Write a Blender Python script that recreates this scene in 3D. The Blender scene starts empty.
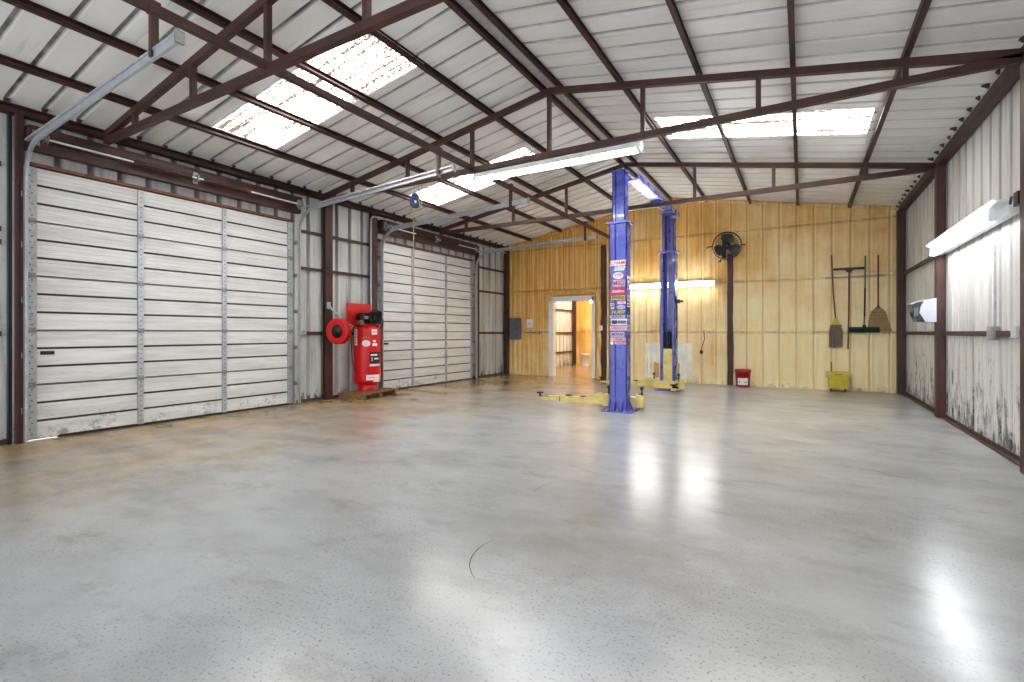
import bpy, math, random
from mathutils import Vector, Matrix
R = random.Random(7)
PI = math.pi
sc = bpy.context.scene
C = sc.collection

# ------------------------------------------------------------------ camera
cam_d = bpy.data.cameras.new('camera'); cam = bpy.data.objects.new('camera', cam_d); C.objects.link(cam)
cam_d.sensor_width = 36.0; cam_d.lens = 494.883 / 1024 * 36
cam_d.shift_y = -8.57 / 1024; cam_d.clip_start = 0.05
cam.location = (0, 0, 1.2); cam.rotation_euler = (PI / 2, 0, 0.530)
sc.camera = cam
# ------------------------------------------------------------------ world and exposure
w = bpy.data.worlds.new('world'); sc.world = w; w.use_nodes = True
bg = w.node_tree.nodes['Background']; bg.inputs[0].default_value = (0.86, 0.93, 1.0, 1); bg.inputs[1].default_value = 1.2
TUBE = 19.0           # fluorescent tube emission
sc.view_settings.view_transform = 'Standard'; sc.view_settings.look = 'None'
sc.view_settings.exposure = 1.28; sc.view_settings.gamma = 1.0; sc.view_settings.use_curve_mapping = False

sd = bpy.data.lights.new('sun', 'SUN'); sd.energy = 60.0; sd.angle = 0.03; sd.color = (0.97, 0.98, 1.0)
so = bpy.data.objects.new('sun', sd); C.objects.link(so); so.rotation_euler = (-0.45, 0.12, 0); so.location = (-3, 8, 9)   # high sun from beyond the back wall
# ------------------------------------------------------------------ measures of the building
XL, XR, YB, YF = -7.41, 1.74, 12.31, -3.2
RX, RZ, SL = -2.835, 4.47, 0.175
def roof_z(x): return RZ - SL * abs(x - RX)

# ------------------------------------------------------------------ materials
def srgb(r, g, b):
    f = lambda c: (c / 255 / 12.92) if c / 255 <= 0.04045 else ((c / 255 + 0.055) / 1.055) ** 2.4
    return (f(r), f(g), f(b), 1)
class NT:
    def __init__(s, name):
        s.m = bpy.data.materials.new(name); s.m.use_nodes = True; s.t = s.m.node_tree
        s.b = s.t.nodes['Principled BSDF']
    def n(s, typ, **kw):
        nd = s.t.nodes.new(typ)
        for k, v in kw.items():
            if isinstance(k, str) and hasattr(nd, k): setattr(nd, k, v)
        return nd
    def link(s, a, b): s.t.links.new(a, b)
    def pos(s):
        return s.n('ShaderNodeNewGeometry').outputs['Position']
    def mapping(s, scale, loc=(0, 0, 0)):
        mp = s.n('ShaderNodeMapping'); mp.inputs['Scale'].default_value = scale; mp.inputs['Location'].default_value = loc
        s.link(s.pos(), mp.inputs['Vector']); return mp.outputs[0]
    def noise(s, scale, detail=4, rough=0.55, vec=None, dist=0):
        nd = s.n('ShaderNodeTexNoise'); nd.inputs['Scale'].default_value = scale; nd.inputs['Detail'].default_value = detail
        nd.inputs['Roughness'].default_value = rough; nd.inputs['Distortion'].default_value = dist
        s.link(vec if vec is not None else s.pos(), nd.inputs['Vector']); return nd.outputs['Fac']
    def ramp(s, fac, a, b, ca=0.0, cb=1.0):
        mr = s.n('ShaderNodeMapRange'); mr.inputs[1].default_value = a; mr.inputs[2].default_value = b
        mr.inputs[3].default_value = ca; mr.inputs[4].default_value = cb; mr.clamp = True
        s.link(fac, mr.inputs[0]); return mr.outputs[0]
    def math(s, op, a, b=None):
        nd = s.n('ShaderNodeMath'); nd.operation = op
        for i, v in enumerate((a, b)):
            if v is None: continue
            if isinstance(v, (int, float)): nd.inputs[i].default_value = v
            else: s.link(v, nd.inputs[i])
        return nd.outputs[0]
    def mix(s, fac, a, b):
        nd = s.n('ShaderNodeMix'); nd.data_type = 'RGBA'
        for i, v in ((0, fac), (6, a), (7, b)):
            if isinstance(v, (int, float)): nd.inputs[i].default_value = v
            elif isinstance(v, tuple): nd.inputs[i].default_value = v
            else: s.link(v, nd.inputs[i])
        return nd.outputs[2]
    def sep(s):
        nd = s.n('ShaderNodeSeparateXYZ'); s.link(s.pos(), nd.inputs[0]); return nd.outputs
    def bump(s, h, strength=0.3, dist=0.01):
        nd = s.n('ShaderNodeBump'); nd.inputs['Strength'].default_value = strength; nd.inputs['Distance'].default_value = dist
        s.link(h, nd.inputs['Height']); s.link(nd.outputs[0], s.b.inputs['Normal'])
    def color(s, v):
        if isinstance(v, tuple): s.b.inputs['Base Color'].default_value = v
        else: s.link(v, s.b.inputs['Base Color'])
    def rough(s, v):
        if isinstance(v, (int, float)): s.b.inputs['Roughness'].default_value = v
        else: s.link(v, s.b.inputs['Roughness'])

def simple(name, col, rough=0.5, metal=0.0, var=0.12, scale=9, coat=0):
    t = NT(name); n = t.noise(scale, 5)
    dark = tuple(c * (1 - var * 2.2) for c in col[:3]) + (1,); lite = tuple(min(1, c * (1 + var)) for c in col[:3]) + (1,)
    t.color(t.mix(t.ramp(n, 0.3, 0.7), dark, lite)); t.rough(t.ramp(n, 0.3, 0.7, rough * 0.85, min(1, rough * 1.15)))
    t.b.inputs['Metallic'].default_value = metal
    if coat: t.b.inputs['Coat Weight'].default_value = coat
    return t.m

def m_brown():
    t = NT('oxide brown steel paint')
    n = t.noise(3.5, 6, 0.6); n2 = t.noise(40, 3)
    c = t.mix(t.ramp(n, 0.35, 0.65), srgb(52, 28, 23), srgb(78, 43, 35))
    c = t.mix(t.ramp(n2, 0.62, 0.75, 0, 0.5), c, srgb(36, 22, 20))
    t.color(c); t.rough(0.5); return t.m
def m_roof():
    t = NT('white painted roof sheet')
    n = t.noise(1.2, 5, 0.6, t.mapping((0.5, 3.0, 1)))
    c = t.mix(t.ramp(n, 0.35, 0.75), srgb(248, 247, 244), srgb(236, 234, 228))
    s = t.noise(1.0, 6, 0.7, t.mapping((0.7, 9.0, 1.0)))
    c = t.mix(t.ramp(s, 0.58, 0.76, 0, 0.5), c, srgb(150, 146, 134))
    # grime along the rib foot
    y = t.sep()['Y']; f = t.math('FRACT', t.math('DIVIDE', t.math('ADD', y, 30 * 0.305 - 3.5), 0.305))
    d = t.math('ABSOLUTE', t.math('SUBTRACT', f, 0.5))
    g = t.noise(2.2, 5, 0.7, t.mapping((1, 0.4, 1)))
    k = t.math('MULTIPLY', t.ramp(d, 0.04, 0.10, 1, 0), t.ramp(g, 0.3, 0.6, 0.35, 1.0))
    c = t.mix(k, c, srgb(92, 90, 86))
    sp = t.noise(55, 2); c = t.mix(t.ramp(sp, 0.74, 0.78, 0, 0.7), c, srgb(90, 84, 76))
    t.color(c); t.rough(0.38); t.b.inputs['Metallic'].default_value = 0.0; return t.m
def m_wall(name, mild, base1, base2, streak=0.5):
    t = NT(name)
    n = t.noise(1.5, 5, 0.6, t.mapping((2, 2, 0.35)))
    c = t.mix(t.ramp(n, 0.35, 0.7), base1, base2)
    s = t.noise(1.0, 7, 0.7, t.mapping((14, 14, 0.8)))
    c = t.mix(t.ramp(s, 0.52, 0.72, 0, streak), c, srgb(126, 116, 104))
    z = t.sep()['Z']; fr = t.math('FRACT', t.math('DIVIDE', t.math('ADD', t.sep()['Y'], 30.5), 0.305))
    dd = t.math('ABSOLUTE', t.math('SUBTRACT', fr, 0.475))
    kk = t.math('MULTIPLY', t.ramp(dd, 0.06, 0.16, 1, 0), t.ramp(z, 2.0, 3.3, 0.35, 0.9))
    c = t.mix(kk, c, srgb(70, 68, 66))
    m = t.noise(1.0, 8, 0.78, t.mapping((8, 8, 2.6)))
    lim = t.ramp(z, 0.0, mild, 0.43, 0.68)
    k = t.ramp(t.math('SUBTRACT', m, lim), 0.0, 0.10, 0, 0.9)
    c = t.mix(k, c, srgb(44, 38, 32))
    sp = t.noise(16, 6, 0.8); k2 = t.ramp(sp, 0.60, 0.72, 0, 0.6)
    c = t.mix(k2, c, srgb(100, 90, 80))
    t.color(c); t.rough(0.42); return t.m
def m_door():
    t = NT('off-white steel door skin')
    n = t.noise(2.5, 5, 0.6, t.mapping((1, 0.5, 5)))
    c = t.mix(t.ramp(n, 0.35, 0.7), srgb(232, 232, 232), srgb(206, 205, 202))
    s = t.noise(1.0, 7, 0.75, t.mapping((2, 2.0, 26)))
    c = t.mix(t.ramp(s, 0.58, 0.76, 0, 0.6), c, srgb(140, 130, 118))
    z = t.sep()['Z']; m = t.noise(7, 7, 0.75)
    k = t.ramp(t.math('SUBTRACT', m, t.ramp(z, 0, 0.7, 0.5, 0.75)), 0, 0.1, 0, 0.7)
    c = t.mix(k, c, srgb(120, 108, 95))
    t.color(c); t.rough(0.4); return t.m
def m_foam():
    t = NT('amber spray foam')
    x = t.sep()
    n = t.noise(0.9, 6, 0.62); n2 = t.noise(1.0, 6, 0.7, t.mapping((7, 7, 0.7)))
    amber = t.mix(t.ramp(n2, 0.3, 0.7), srgb(206, 142, 50), srgb(244, 196, 104))
    cream = t.mix(t.ramp(n2, 0.3, 0.7), srgb(246, 216, 146), srgb(252, 238, 196))
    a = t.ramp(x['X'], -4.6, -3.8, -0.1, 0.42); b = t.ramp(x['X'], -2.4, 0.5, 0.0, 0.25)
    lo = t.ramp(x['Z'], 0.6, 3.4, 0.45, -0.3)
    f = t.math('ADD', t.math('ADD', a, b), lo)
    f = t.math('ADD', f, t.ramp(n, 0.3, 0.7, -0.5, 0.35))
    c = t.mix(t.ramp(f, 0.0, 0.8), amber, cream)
    # grimy foot
    m = t.noise(5, 7, 0.7); k = t.ramp(t.math('SUBTRACT', m, t.ramp(x['Z'], 0, 0.5, 0.5, 0.85)), 0, 0.16, 0, 0.6)
    c = t.mix(k, c, srgb(96, 72, 40))
    # grime collected in the horizontal seams
    seam = None
    for zz in (1.2, 2.35, 3.5):
        d = t.math('ABSOLUTE', t.math('SUBTRACT', t.math('ADD', x['Z'], t.math('MULTIPLY', t.math('SUBTRACT', n, 0.5), 0.03)), zz))
        q = t.ramp(d, 0.006, 0.03, 1, 0)
        seam = q if seam is None else t.math('MAXIMUM', seam, q)
    c = t.mix(t.math('MULTIPLY', seam, t.ramp(m, 0.35, 0.6, 0.1, 0.6)), c, srgb(140, 100, 52))
    vf = t.math('FRACT', t.math('DIVIDE', t.math('ADD', x['X'], 0.43+32.25), 0.3225)); vd = t.math('MINIMUM', vf, t.math('SUBTRACT', 1.0, vf))
    c = t.mix(t.math('MULTIPLY', t.ramp(vd, 0.015, 0.06, 1, 0), t.ramp(n2, 0.3, 0.6, 0.2, 0.5)), c, srgb(176, 122, 54))
    ve = t.math('ABSOLUTE', t.math('SUBTRACT', vd, 0.11)); c = t.mix(t.ramp(ve, 0.015, 0.04, 0.45, 0), c, srgb(252, 232, 176))
    t.color(c); t.rough(0.42); t.bump(t.noise(14, 5), 0.25, 0.01); return t.m
def m_floor():
    t = NT('sealed grey concrete')
    x = t.sep()
    n = t.noise(0.6, 6, 0.6); n2 = t.noise(1.0, 7, 0.65, t.mapping((1.1, 2.0, 1), (3, 1, 0)))
    c = t.mix(t.ramp(n, 0.3, 0.7), srgb(150, 151, 154), srgb(168, 170, 173))
    c = t.mix(t.ramp(n2, 0.4, 0.75, 0, 0.5), c, srgb(190, 192, 194))
    c = t.mix(t.ramp(n2, 0.25, 0.5, 0.38, 0), c, srgb(142, 140, 136))
    # tan dirt towards the left wall and the back left corner
    d = t.math('ADD', t.ramp(x['X'], -6.8, -3.2, 0.6, 0.0), t.ramp(x['X'], -7.4, -6.0, 0.3, 0.0))
    d2 = t.math('MULTIPLY', t.ramp(x['Y'], 8.5, 11.5, 0, 0.65), t.ramp(x['X'], -4.5, -1.5, 1, 0.0))
    d = t.math('ADD', d, d2)
    dn = t.noise(1.0, 7, 0.7, t.mapping((1.6, 0.7, 1), (7, 2, 0)), 0.4)
    k = t.math('MULTIPLY', t.ramp(d, 0.0, 0.25), t.ramp(t.math('ADD', d, t.math('MULTIPLY', t.math('SUBTRACT', dn, 0.5), 1.6)), -0.1, 0.8, 0, 1.0))
    c = t.mix(k, c, t.mix(t.ramp(n2, 0.35, 0.6), srgb(134, 106, 66), srgb(168, 142, 100)))
    # paint chips: dark grit, denser in worn patches
    wear = t.noise(0.75, 4, 0.6, t.mapping((1, 1, 1), (5.2, 8.4, 0)))
    g = t.noise(72, 3, 0.6); gk = t.math('MULTIPLY', t.ramp(g, 0.57, 0.68, 0, 1), t.ramp(wear, 0.40, 0.58, 0.25, 1.0))
    c = t.mix(t.math('MULTIPLY', gk, 0.6), c, srgb(66, 63, 62))
    w3 = t.noise(2.2, 6, 0.7, t.mapping((1, 1.6, 1), (9, 1, 0))); c = t.mix(t.ramp(w3, 0.55, 0.68, 0, 0.35), c, srgb(118, 112, 106))
    g2 = t.noise(28, 6, 0.8, t.mapping((1, 1.3, 1), (1, 4, 0))); c = t.mix(t.ramp(g2, 0.60, 0.72, 0, 0.4), c, srgb(108, 100, 94))
    # worn brownish patch in the middle of the floor
    vd = t.n('ShaderNodeVectorMath'); vd.operation = 'DISTANCE'; t.link(t.pos(), vd.inputs[0]); vd.inputs[1].default_value = (-0.95, 2.65, 0)
    pk = t.ramp(t.math('ADD', vd.outputs['Value'], t.math('MULTIPLY', t.math('SUBTRACT', t.noise(3.0, 6, 0.7), 0.5), 1.8)), 0.1, 0.7, 0.5, 0)
    c = t.mix(pk, c, srgb(140, 130, 118))
    t.color(c)
    t.rough(t.ramp(n, 0.3, 0.7, 0.20, 0.26))
    t.bump(t.noise(1.2, 2, 0.5), 0.08, 0.012); return t.m
def m_skylight():
    t = NT('weathered fibreglass skylight sheet')
    for nd in list(t.t.nodes): t.t.nodes.remove(nd)
    out = t.n('ShaderNodeOutputMaterial'); tr = t.n('ShaderNodeBsdfTranslucent'); df = t.n('ShaderNodeBsdfDiffuse'); mx = t.n('ShaderNodeMixShader')
    s = t.noise(1.0, 6, 0.75, t.mapping((22, 40, 1))); b = t.noise(1.0, 3, 0.5, t.mapping((0.7, 13, 1)))
    k = t.ramp(t.math('ADD', s, t.math('MULTIPLY', t.math('SUBTRACT', b, 0.5), 0.9)), 0.42, 0.54, 0, 1.0)
    c = t.mix(k, (0.9, 0.86, 0.78, 1), srgb(32, 26, 20))
    t.link(c, tr.inputs[0]); t.link(c, df.inputs[0]); mx.inputs[0].default_value = 0.3
    t.link(tr.outputs[0], mx.inputs[1]); t.link(df.outputs[0], mx.inputs[2]); t.link(mx.outputs[0], out.inputs[0]); return t.m
def m_emit(name, col, s):
    t = NT(name); t.b.inputs['Base Color'].default_value = col
    t.b.inputs['Emission Color'].default_value = col; t.b.inputs['Emission Strength'].default_value = s; return t.m

M = dict(
    brown=m_brown(), roof=m_roof(), door=m_door(), foam=m_foam(), floor=m_floor(), sky=m_skylight(),
    wall_l=m_wall('white wall sheet left', 0.5, srgb(216, 217, 216), srgb(184, 185, 184), 0.75),
    wall_r=m_wall('white wall sheet right', 1.5, srgb(230, 230, 228), srgb(204, 202, 198), 0.7),
    galv=simple('galvanised steel', srgb(186, 190, 196), 0.36, 0.45, 0.1, 14),
    galvd=simple('dull zinc', srgb(150, 152, 154), 0.5, 0.3, 0.15, 14),
    dark=simple('dull dark brown', srgb(74, 60, 48), 0.8, 0, 0.2, 12),
    black=simple('black enamel', srgb(26, 26, 30), 0.35, 0.2, 0.2), rubber=simple('black rubber', srgb(30, 30, 30), 0.75),
    blue=simple('lift blue enamel', srgb(78, 88, 186), 0.28, 0.0, 0.07, 5, 0.3),
    blue2=simple('blue light enamel', srgb(74, 92, 150), 0.3, 0.1, 0.1),
    yellow=simple('lift yellow enamel', srgb(226, 206, 124), 0.4, 0.0, 0.1, 8),
    red=simple('red enamel', srgb(205, 4, 14), 0.35, 0.0, 0.06, 4),
    redd=simple('red plastic', srgb(176, 6, 16), 0.42, 0, 0.08),
    white=simple('white enamel', srgb(238, 240, 242), 0.35, 0, 0.03), paper=simple('white label stock', srgb(240, 236, 232), 0.5, 0, 0.04, 30),
    wood=simple('pallet wood', srgb(140, 104, 68), 0.75, 0, 0.25, 18), handle=simple('brown wood handle', srgb(118, 70, 40), 0.5, 0, 0.2, 20),
    greenp=simple('green handle paint', srgb(40, 130, 70), 0.4), greend=simple('dark green bristle', srgb(24, 62, 50), 0.8, 0, 0.25, 40),
    straw=simple('broom straw', srgb(176, 142, 96), 0.85, 0, 0.22, 60), mopg=simple('grey mop yarn', srgb(134, 118, 104), 0.9, 0, 0.25, 60),
    yelp=simple('yellow plastic', srgb(206, 186, 52), 0.45, 0, 0.12, 12), grey=simple('grey panel paint', srgb(96, 104, 116), 0.45, 0, 0.06),
    lgrey=simple('light grey plastic', srgb(205, 208, 220), 0.35, 0, 0.04), smoke=simple('smoked plastic', srgb(62, 66, 72), 0.12, 0, 0.1),
    cast=simple('cast iron', srgb(44, 44, 48), 0.5, 0.5, 0.2), chrome=simple('worn chrome', srgb(190, 190, 190), 0.22, 0.9, 0.1),
    ink_r=simple('red ink', srgb(206, 36, 56), 0.5), ink_k=simple('black ink', srgb(36, 34, 40), 0.5), ink_y=simple('yellow ink', srgb(232, 222, 40), 0.5),
    ink_p=simple('magenta ink', srgb(196, 36, 92), 0.5), ink_b=simple('navy ink', srgb(54, 60, 120), 0.5), ink_g=simple('grey ink', srgb(150, 152, 170), 0.5),
    ink_v=simple('violet grey ink', srgb(188, 176, 206), 0.5), pink=simple('pale pink ink', srgb(226, 190, 204), 0.5),
    tube=m_emit('lit fluorescent tube', (0.95, 0.97, 1, 1), TUBE), bulb=m_emit('lit bulb', (1, 0.86, 0.6, 1), 25),
    cord=simple('yellow cord', srgb(206, 180, 90), 0.6), blued=simple('blue housing', srgb(44, 66, 120), 0.35, 0, 0.1),
    patch=simple('white repair paint', srgb(250, 244, 226), 0.5, 0, 0.08, 4), orange=simple('amber foam bare patch', srgb(226, 170, 96), 0.5, 0, 0.12, 4),
    rust=simple('rusty edge', srgb(134, 86, 60), 0.7, 0.1, 0.25, 16), olive=simple('olive grey filler', srgb(120, 118, 96), 0.6),
)

# ------------------------------------------------------------------ mesh building
class MB:
    def __init__(s): s.v = []; s.f = []; s.mi = []; s.mats = []; s.cur = -1; s.sm = []
    def mat(s, m):
        if m not in s.mats: s.mats.append(m)
        s.cur = s.mats.index(m); return s
    def add(s, vs, fs, smooth=False, T=None):
        o = len(s.v)
        for p in vs:
            p = Vector(p); s.v.append(T @ p if T else p)
        for f in fs: s.f.append([i + o for i in f]); s.mi.append(s.cur); s.sm.append(smooth)
        return s
    def box(s, a, b, T=None, bev=0.0):
        x0, y0, z0 = [min(p, q) for p, q in zip(a, b)]; x1, y1, z1 = [max(p, q) for p, q in zip(a, b)]
        if bev <= 0:
            vs = [(x0,y0,z0),(x1,y0,z0),(x1,y1,z0),(x0,y1,z0),(x0,y0,z1),(x1,y0,z1),(x1,y1,z1),(x0,y1,z1)]
            return s.add(vs, [(0,3,2,1),(4,5,6,7),(0,1,5,4),(1,2,6,5),(2,3,7,6),(3,0,4,7)], T=T)
        k = min(bev, (x1-x0)/2.01, (y1-y0)/2.01, (z1-z0)/2.01)
        def ring(z, i):
            return [(x0+k+i-i,y0+i,z),(x1-k,y0+i,z),(x1-i,y0+k,z),(x1-i,y1-k,z),(x1-k,y1-i,z),(x0+k,y1-i,z),(x0+i,y1-k,z),(x0+i,y0+k,z)]
        def ring2(z, e):   # octagon inset by e
            a0,a1,b0,b1 = x0+e,x1-e,y0+e,y1-e; q = k if e == 0 else k*0.6
            return [(a0+q,b0,z),(a1-q,b0,z),(a1,b0+q,z),(a1,b1-q,z),(a1-q,b1,z),(a0+q,b1,z),(a0,b1-q,z),(a0,b0+q,z)]
        vs = ring2(z0,k) + ring2(z0+k,0) + ring2(z1-k,0) + ring2(z1,k); fs = [tuple(range(7,-1,-1)), tuple(range(24,32))]
        for r in range(3):
            for i in range(8): fs.append((r*8+i, r*8+(i+1)%8, (r+1)*8+(i+1)%8, (r+1)*8+i))
        return s.add(vs, fs, T=T)
    def beam(s, p, q, w, h, up=(0, 0, 1)):      # rectangular bar between two points, w across, h along up
        p, q = Vector(p), Vector(q); d = (q - p).normalized(); u = Vector(up); sd = d.cross(u).normalized(); u = sd.cross(d)
        vs = []
        for c in (p, q):
            for a, b in ((-1,-1),(1,-1),(1,1),(-1,1)): vs.append(c + sd*a*w/2 + u*b*h/2)
        return s.add(vs, [(0,1,2,3),(7,6,5,4),(0,4,5,1),(1,5,6,2),(2,6,7,3),(3,7,4,0)])
    def cyl(s, p, q, r, r2=None, n=16, cap=True):
        p, q = Vector(p), Vector(q); r2 = r if r2 is None else r2; d = (q - p).normalized()
        a = Vector((0,0,1)) if abs(d.z) < 0.9 else Vector((1,0,0)); u = d.cross(a).normalized(); v = d.cross(u)
        vs = [p + (u*math.cos(t)+v*math.sin(t))*r for t in [2*PI*i/n for i in range(n)]] + [q + (u*math.cos(t)+v*math.sin(t))*r2 for t in [2*PI*i/n for i in range(n)]]
        s.add(vs, [((i+1)%n, i, n+i, n+(i+1)%n) for i in range(n)], True)
        if cap: s.add(vs[:n], [tuple(range(n))]); s.add(vs[n:], [tuple(range(n-1,-1,-1))])
        return s
    def tube(s, pts, r, n=10, flat=None):
        pts = [Vector(p) for p in pts]; rings = []
        ref = None
        for i, p in enumerate(pts):
            d = (pts[min(i+1,len(pts)-1)] - pts[max(i-1,0)]).normalized()
            if ref is None:
                a = Vector((0,0,1)) if abs(d.z) < 0.9 else Vector((1,0,0)); ref = d.cross(a).normalized()
            u = (ref - d*ref.dot(d)).normalized(); ref = u; v = d.cross(u)
            fu, fv = flat or (1, 1)
            rings.append([p + (u*math.cos(2*PI*k/n)*fu + v*math.sin(2*PI*k/n)*fv)*r for k in range(n)])
        vs = [x for rg in rings for x in rg]; fs = []
        for i in range(len(pts)-1):
            for k in range(n): fs.append((i*n+k, i*n+(k+1)%n, (i+1)*n+(k+1)%n, (i+1)*n+k))
        s.add(vs, fs, True); s.add(rings[0], [tuple(range(n-1,-1,-1))]); s.add(rings[-1], [tuple(range(n))]); return s
    def lathe(s, prof, o, ax=(0,0,1), n=28):      # prof = [(radius, height)]
        o = Vector(o); d = Vector(ax).normalized(); a = Vector((0,0,1)) if abs(d.z) < 0.9 else Vector((1,0,0)); u = d.cross(a).normalized(); v = d.cross(u)
        vs = [o + d*h + (u*math.cos(2*PI*k/n)+v*math.sin(2*PI*k/n))*max(r,1e-4) for r, h in prof for k in range(n)]; fs = []
        for i in range(len(prof)-1):
            for k in range(n): fs.append((i*n+(k+1)%n, i*n+k, (i+1)*n+k, (i+1)*n+(k+1)%n))
        s.add(vs, fs, True); s.add(vs[:n], [tuple(range(n))]); s.add(vs[-n:], [tuple(range(n-1,-1,-1))]); return s
    def prism(s, poly, a, b, f):                  # f(u, v, w) -> point, w from a to b
        n = len(poly); vs = [f(u, v, a) for u, v in poly] + [f(u, v, b) for u, v in poly]
        return s.add(vs, [tuple(range(n)), tuple(range(2*n-1, n-1, -1))] + [((i+1)%n, i, n+i, n+(i+1)%n) for i in range(n)])
    def strip(s, rows):                           # grid of points
        m = len(rows[0]); vs = [p for r in rows for p in r]; fs = []
        for i in range(len(rows)-1):
            for j in range(m-1): fs.append((i*m+j, i*m+j+1, (i+1)*m+j+1, (i+1)*m+j))
        return s.add(vs, fs)
    def text(s, txt, size, T, m, italic=0.0):
        cu = bpy.data.curves.new('t', 'FONT'); cu.body = txt; cu.size = size; cu.align_x = 'CENTER'; cu.align_y = 'CENTER'; cu.shear = italic; cu.extrude = 0.0008; cu.offset = size*0.015
        ob = bpy.data.objects.new('t', cu); me = ob.to_mesh(); s.mat(m)
        s.add([v.co.copy() for v in me.vertices], [tuple(p.vertices) for p in me.polygons], T=T)
        ob.to_mesh_clear(); bpy.data.objects.remove(ob); bpy.data.curves.remove(cu); return s
    def build(s, name, m=None, parent=None, bevel=0, label=None):
        if m is not None and -1 in s.mi:
            if m not in s.mats: s.mats.append(m)
            s.mi = [s.mats.index(m) if q < 0 else q for q in s.mi]
        me = bpy.data.meshes.new(name); off = Vector(parent['_o']) if parent is not None else Vector((0, 0, 0))
        if parent is None and s.v:
            lo = Vector([min(v[i] for v in s.v) for i in range(3)]); hi = Vector([max(v[i] for v in s.v) for i in range(3)])
            off = Vector(((lo.x+hi.x)/2, (lo.y+hi.y)/2, lo.z))
        me.from_pydata([v - off for v in s.v], [], s.f); me.polygons.foreach_set('material_index', s.mi); me.polygons.foreach_set('use_smooth', s.sm)
        for x in s.mats: me.materials.append(x)
        me.update(); o = bpy.data.objects.new(name, me); C.objects.link(o)
        if parent is not None: o.parent = parent; o['_o'] = list(off)
        else: o.location = off; o['_o'] = list(off)
        if bevel:
            b = o.modifiers.new('bevel', 'BEVEL'); b.width = bevel; b.segments = 2; b.limit_method = 'ANGLE'
        if label: o['label'] = label
        return o
def thing(name, label, cat, loc, group=None):
    o = bpy.data.objects.new(name, None); C.objects.link(o); o.location = loc; o['_o'] = list(loc); o.empty_display_size = 0.1
    o['label'] = label; o['category'] = cat
    if group: o['group'] = group
    return o
def tag(o, label, cat, group=None):
    o['label'] = label; o['category'] = cat
    if group: o['group'] = group
    return o
def struct(o): o['kind'] = 'structure'; return o
def arc(c, r, a0, a1, n, f): return [f(c[0]+r*math.cos(a0+(a1-a0)*i/n), c[1]+r*math.sin(a0+(a1-a0)*i/n)) for i in range(n+1)]

# ------------------------------------------------------------------ floor
b = MB(); b.box((XL-0.1, YF, -0.12), (XR+0.12, YB+5.6, 0)); struct(b.build('floor', M['floor']))

def scratch(pts, wd, nm):
    b = MB(); P = [Vector((x, y, 0.0012)) for x, y in pts]; L_ = []
    for i, p in enumerate(P):
        d = (P[min(i+1, len(P)-1)]-P[max(i-1, 0)]).normalized(); n = Vector((-d.y, d.x, 0)); k = wd*(0.35+0.65*math.sin(PI*(i+0.5)/len(P)))
        L_.append([p-n*k, p+n*k])
    b.strip(L_); struct(b.build(nm, M['dark']))
for cxs, cys, rr, a0, a1, wd in ((-1.15, 2.32, 0.4, 2.9, 4.1, 0.003), (-1.3, 3.4, 0.45, 2.7, 3.4, 0.002)):
    scratch([(cxs+rr*math.cos(a0+(a1-a0)*i/16), cys+rr*math.sin(a0+(a1-a0)*i/16)) for i in range(17)], wd, 'trim_12' if cys < 3 else 'trim_13')

# ------------------------------------------------------------------ roof sheets and skylights
SKY = [(-6.5, -3.78, 3.5, 4.415), (-6.5, -3.95, 7.16, 8.075), (-1.85, 0.76, 7.16, 8.075), (-1.85, 0.76, 2.28, 3.195)]  # last skylight is out of view, added to let in more light
P0 = 3.5 - 0.305 * 22
ys = []
k = 0
while P0 + 0.305*k < YB + 0.2:
    y = P0 + 0.305*k
    for dy, dz in ((0, 0), (0.122, 0), (0.137, 0.028), (0.168, 0.028), (0.183, 0)): ys.append((y+dy, dz, k))
    k += 1
ys.append((P0+0.305*k, 0, k))
b = MB()
xs = sorted({XL-0.25, -6.5, -3.95, -3.78, RX, -1.85, 0.76, XR+0.25})
for i in range(len(ys)-1):
    for j in range(len(xs)-1):
        xm, ym = (xs[j]+xs[j+1])/2, (ys[i][0]+ys[i+1][0])/2
        if any(a < xm < c and p-0.003 < ym < q+0.003 for a, c, p, q in SKY): continue
        q = [(xs[j], ys[i]), (xs[j+1], ys[i]), (xs[j+1], ys[i+1]), (xs[j], ys[i+1])]
        b.add([(x, yy[0], roof_z(x)+yy[1]) for x, yy in q], [(0, 3, 2, 1)])
        b.add([(x, yy[0], roof_z(x)+yy[1]+0.004) for x, yy in q], [(0, 1, 2, 3)])
struct(b.build('ceiling', M['roof']))
for n, (x0, x1, y0, y1) in enumerate(SKY):
    b = MB(); rows = []
    N = 72
    for i in range(N+1):
        y = y0 - 0.03 + (y1-y0+0.06)*i/N
        dz = 0.014 + 0.008*math.cos(2*PI*(y-y0)/0.0763)
        rows.append([(x, y, roof_z(x)+dz) for x in [x0-0.04+(x1-x0+0.08)*j/6 for j in range(7)]])
    b.strip(rows); struct(b.build(f'window_{n+1}', M['sky']))
    b = MB()
    for (xa, ya, xb, yb) in ((x0, y0, x1, y0), (x0, y1, x1, y1), (x0, y0, x0, y1), (x1, y0, x1, y1)):
        b.beam((xa, ya, roof_z(xa)-0.004), (xb, yb, roof_z(xb)-0.004), 0.045, 0.008)
    struct(b.build(f'trim_{n+1}', M['roof']))

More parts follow.
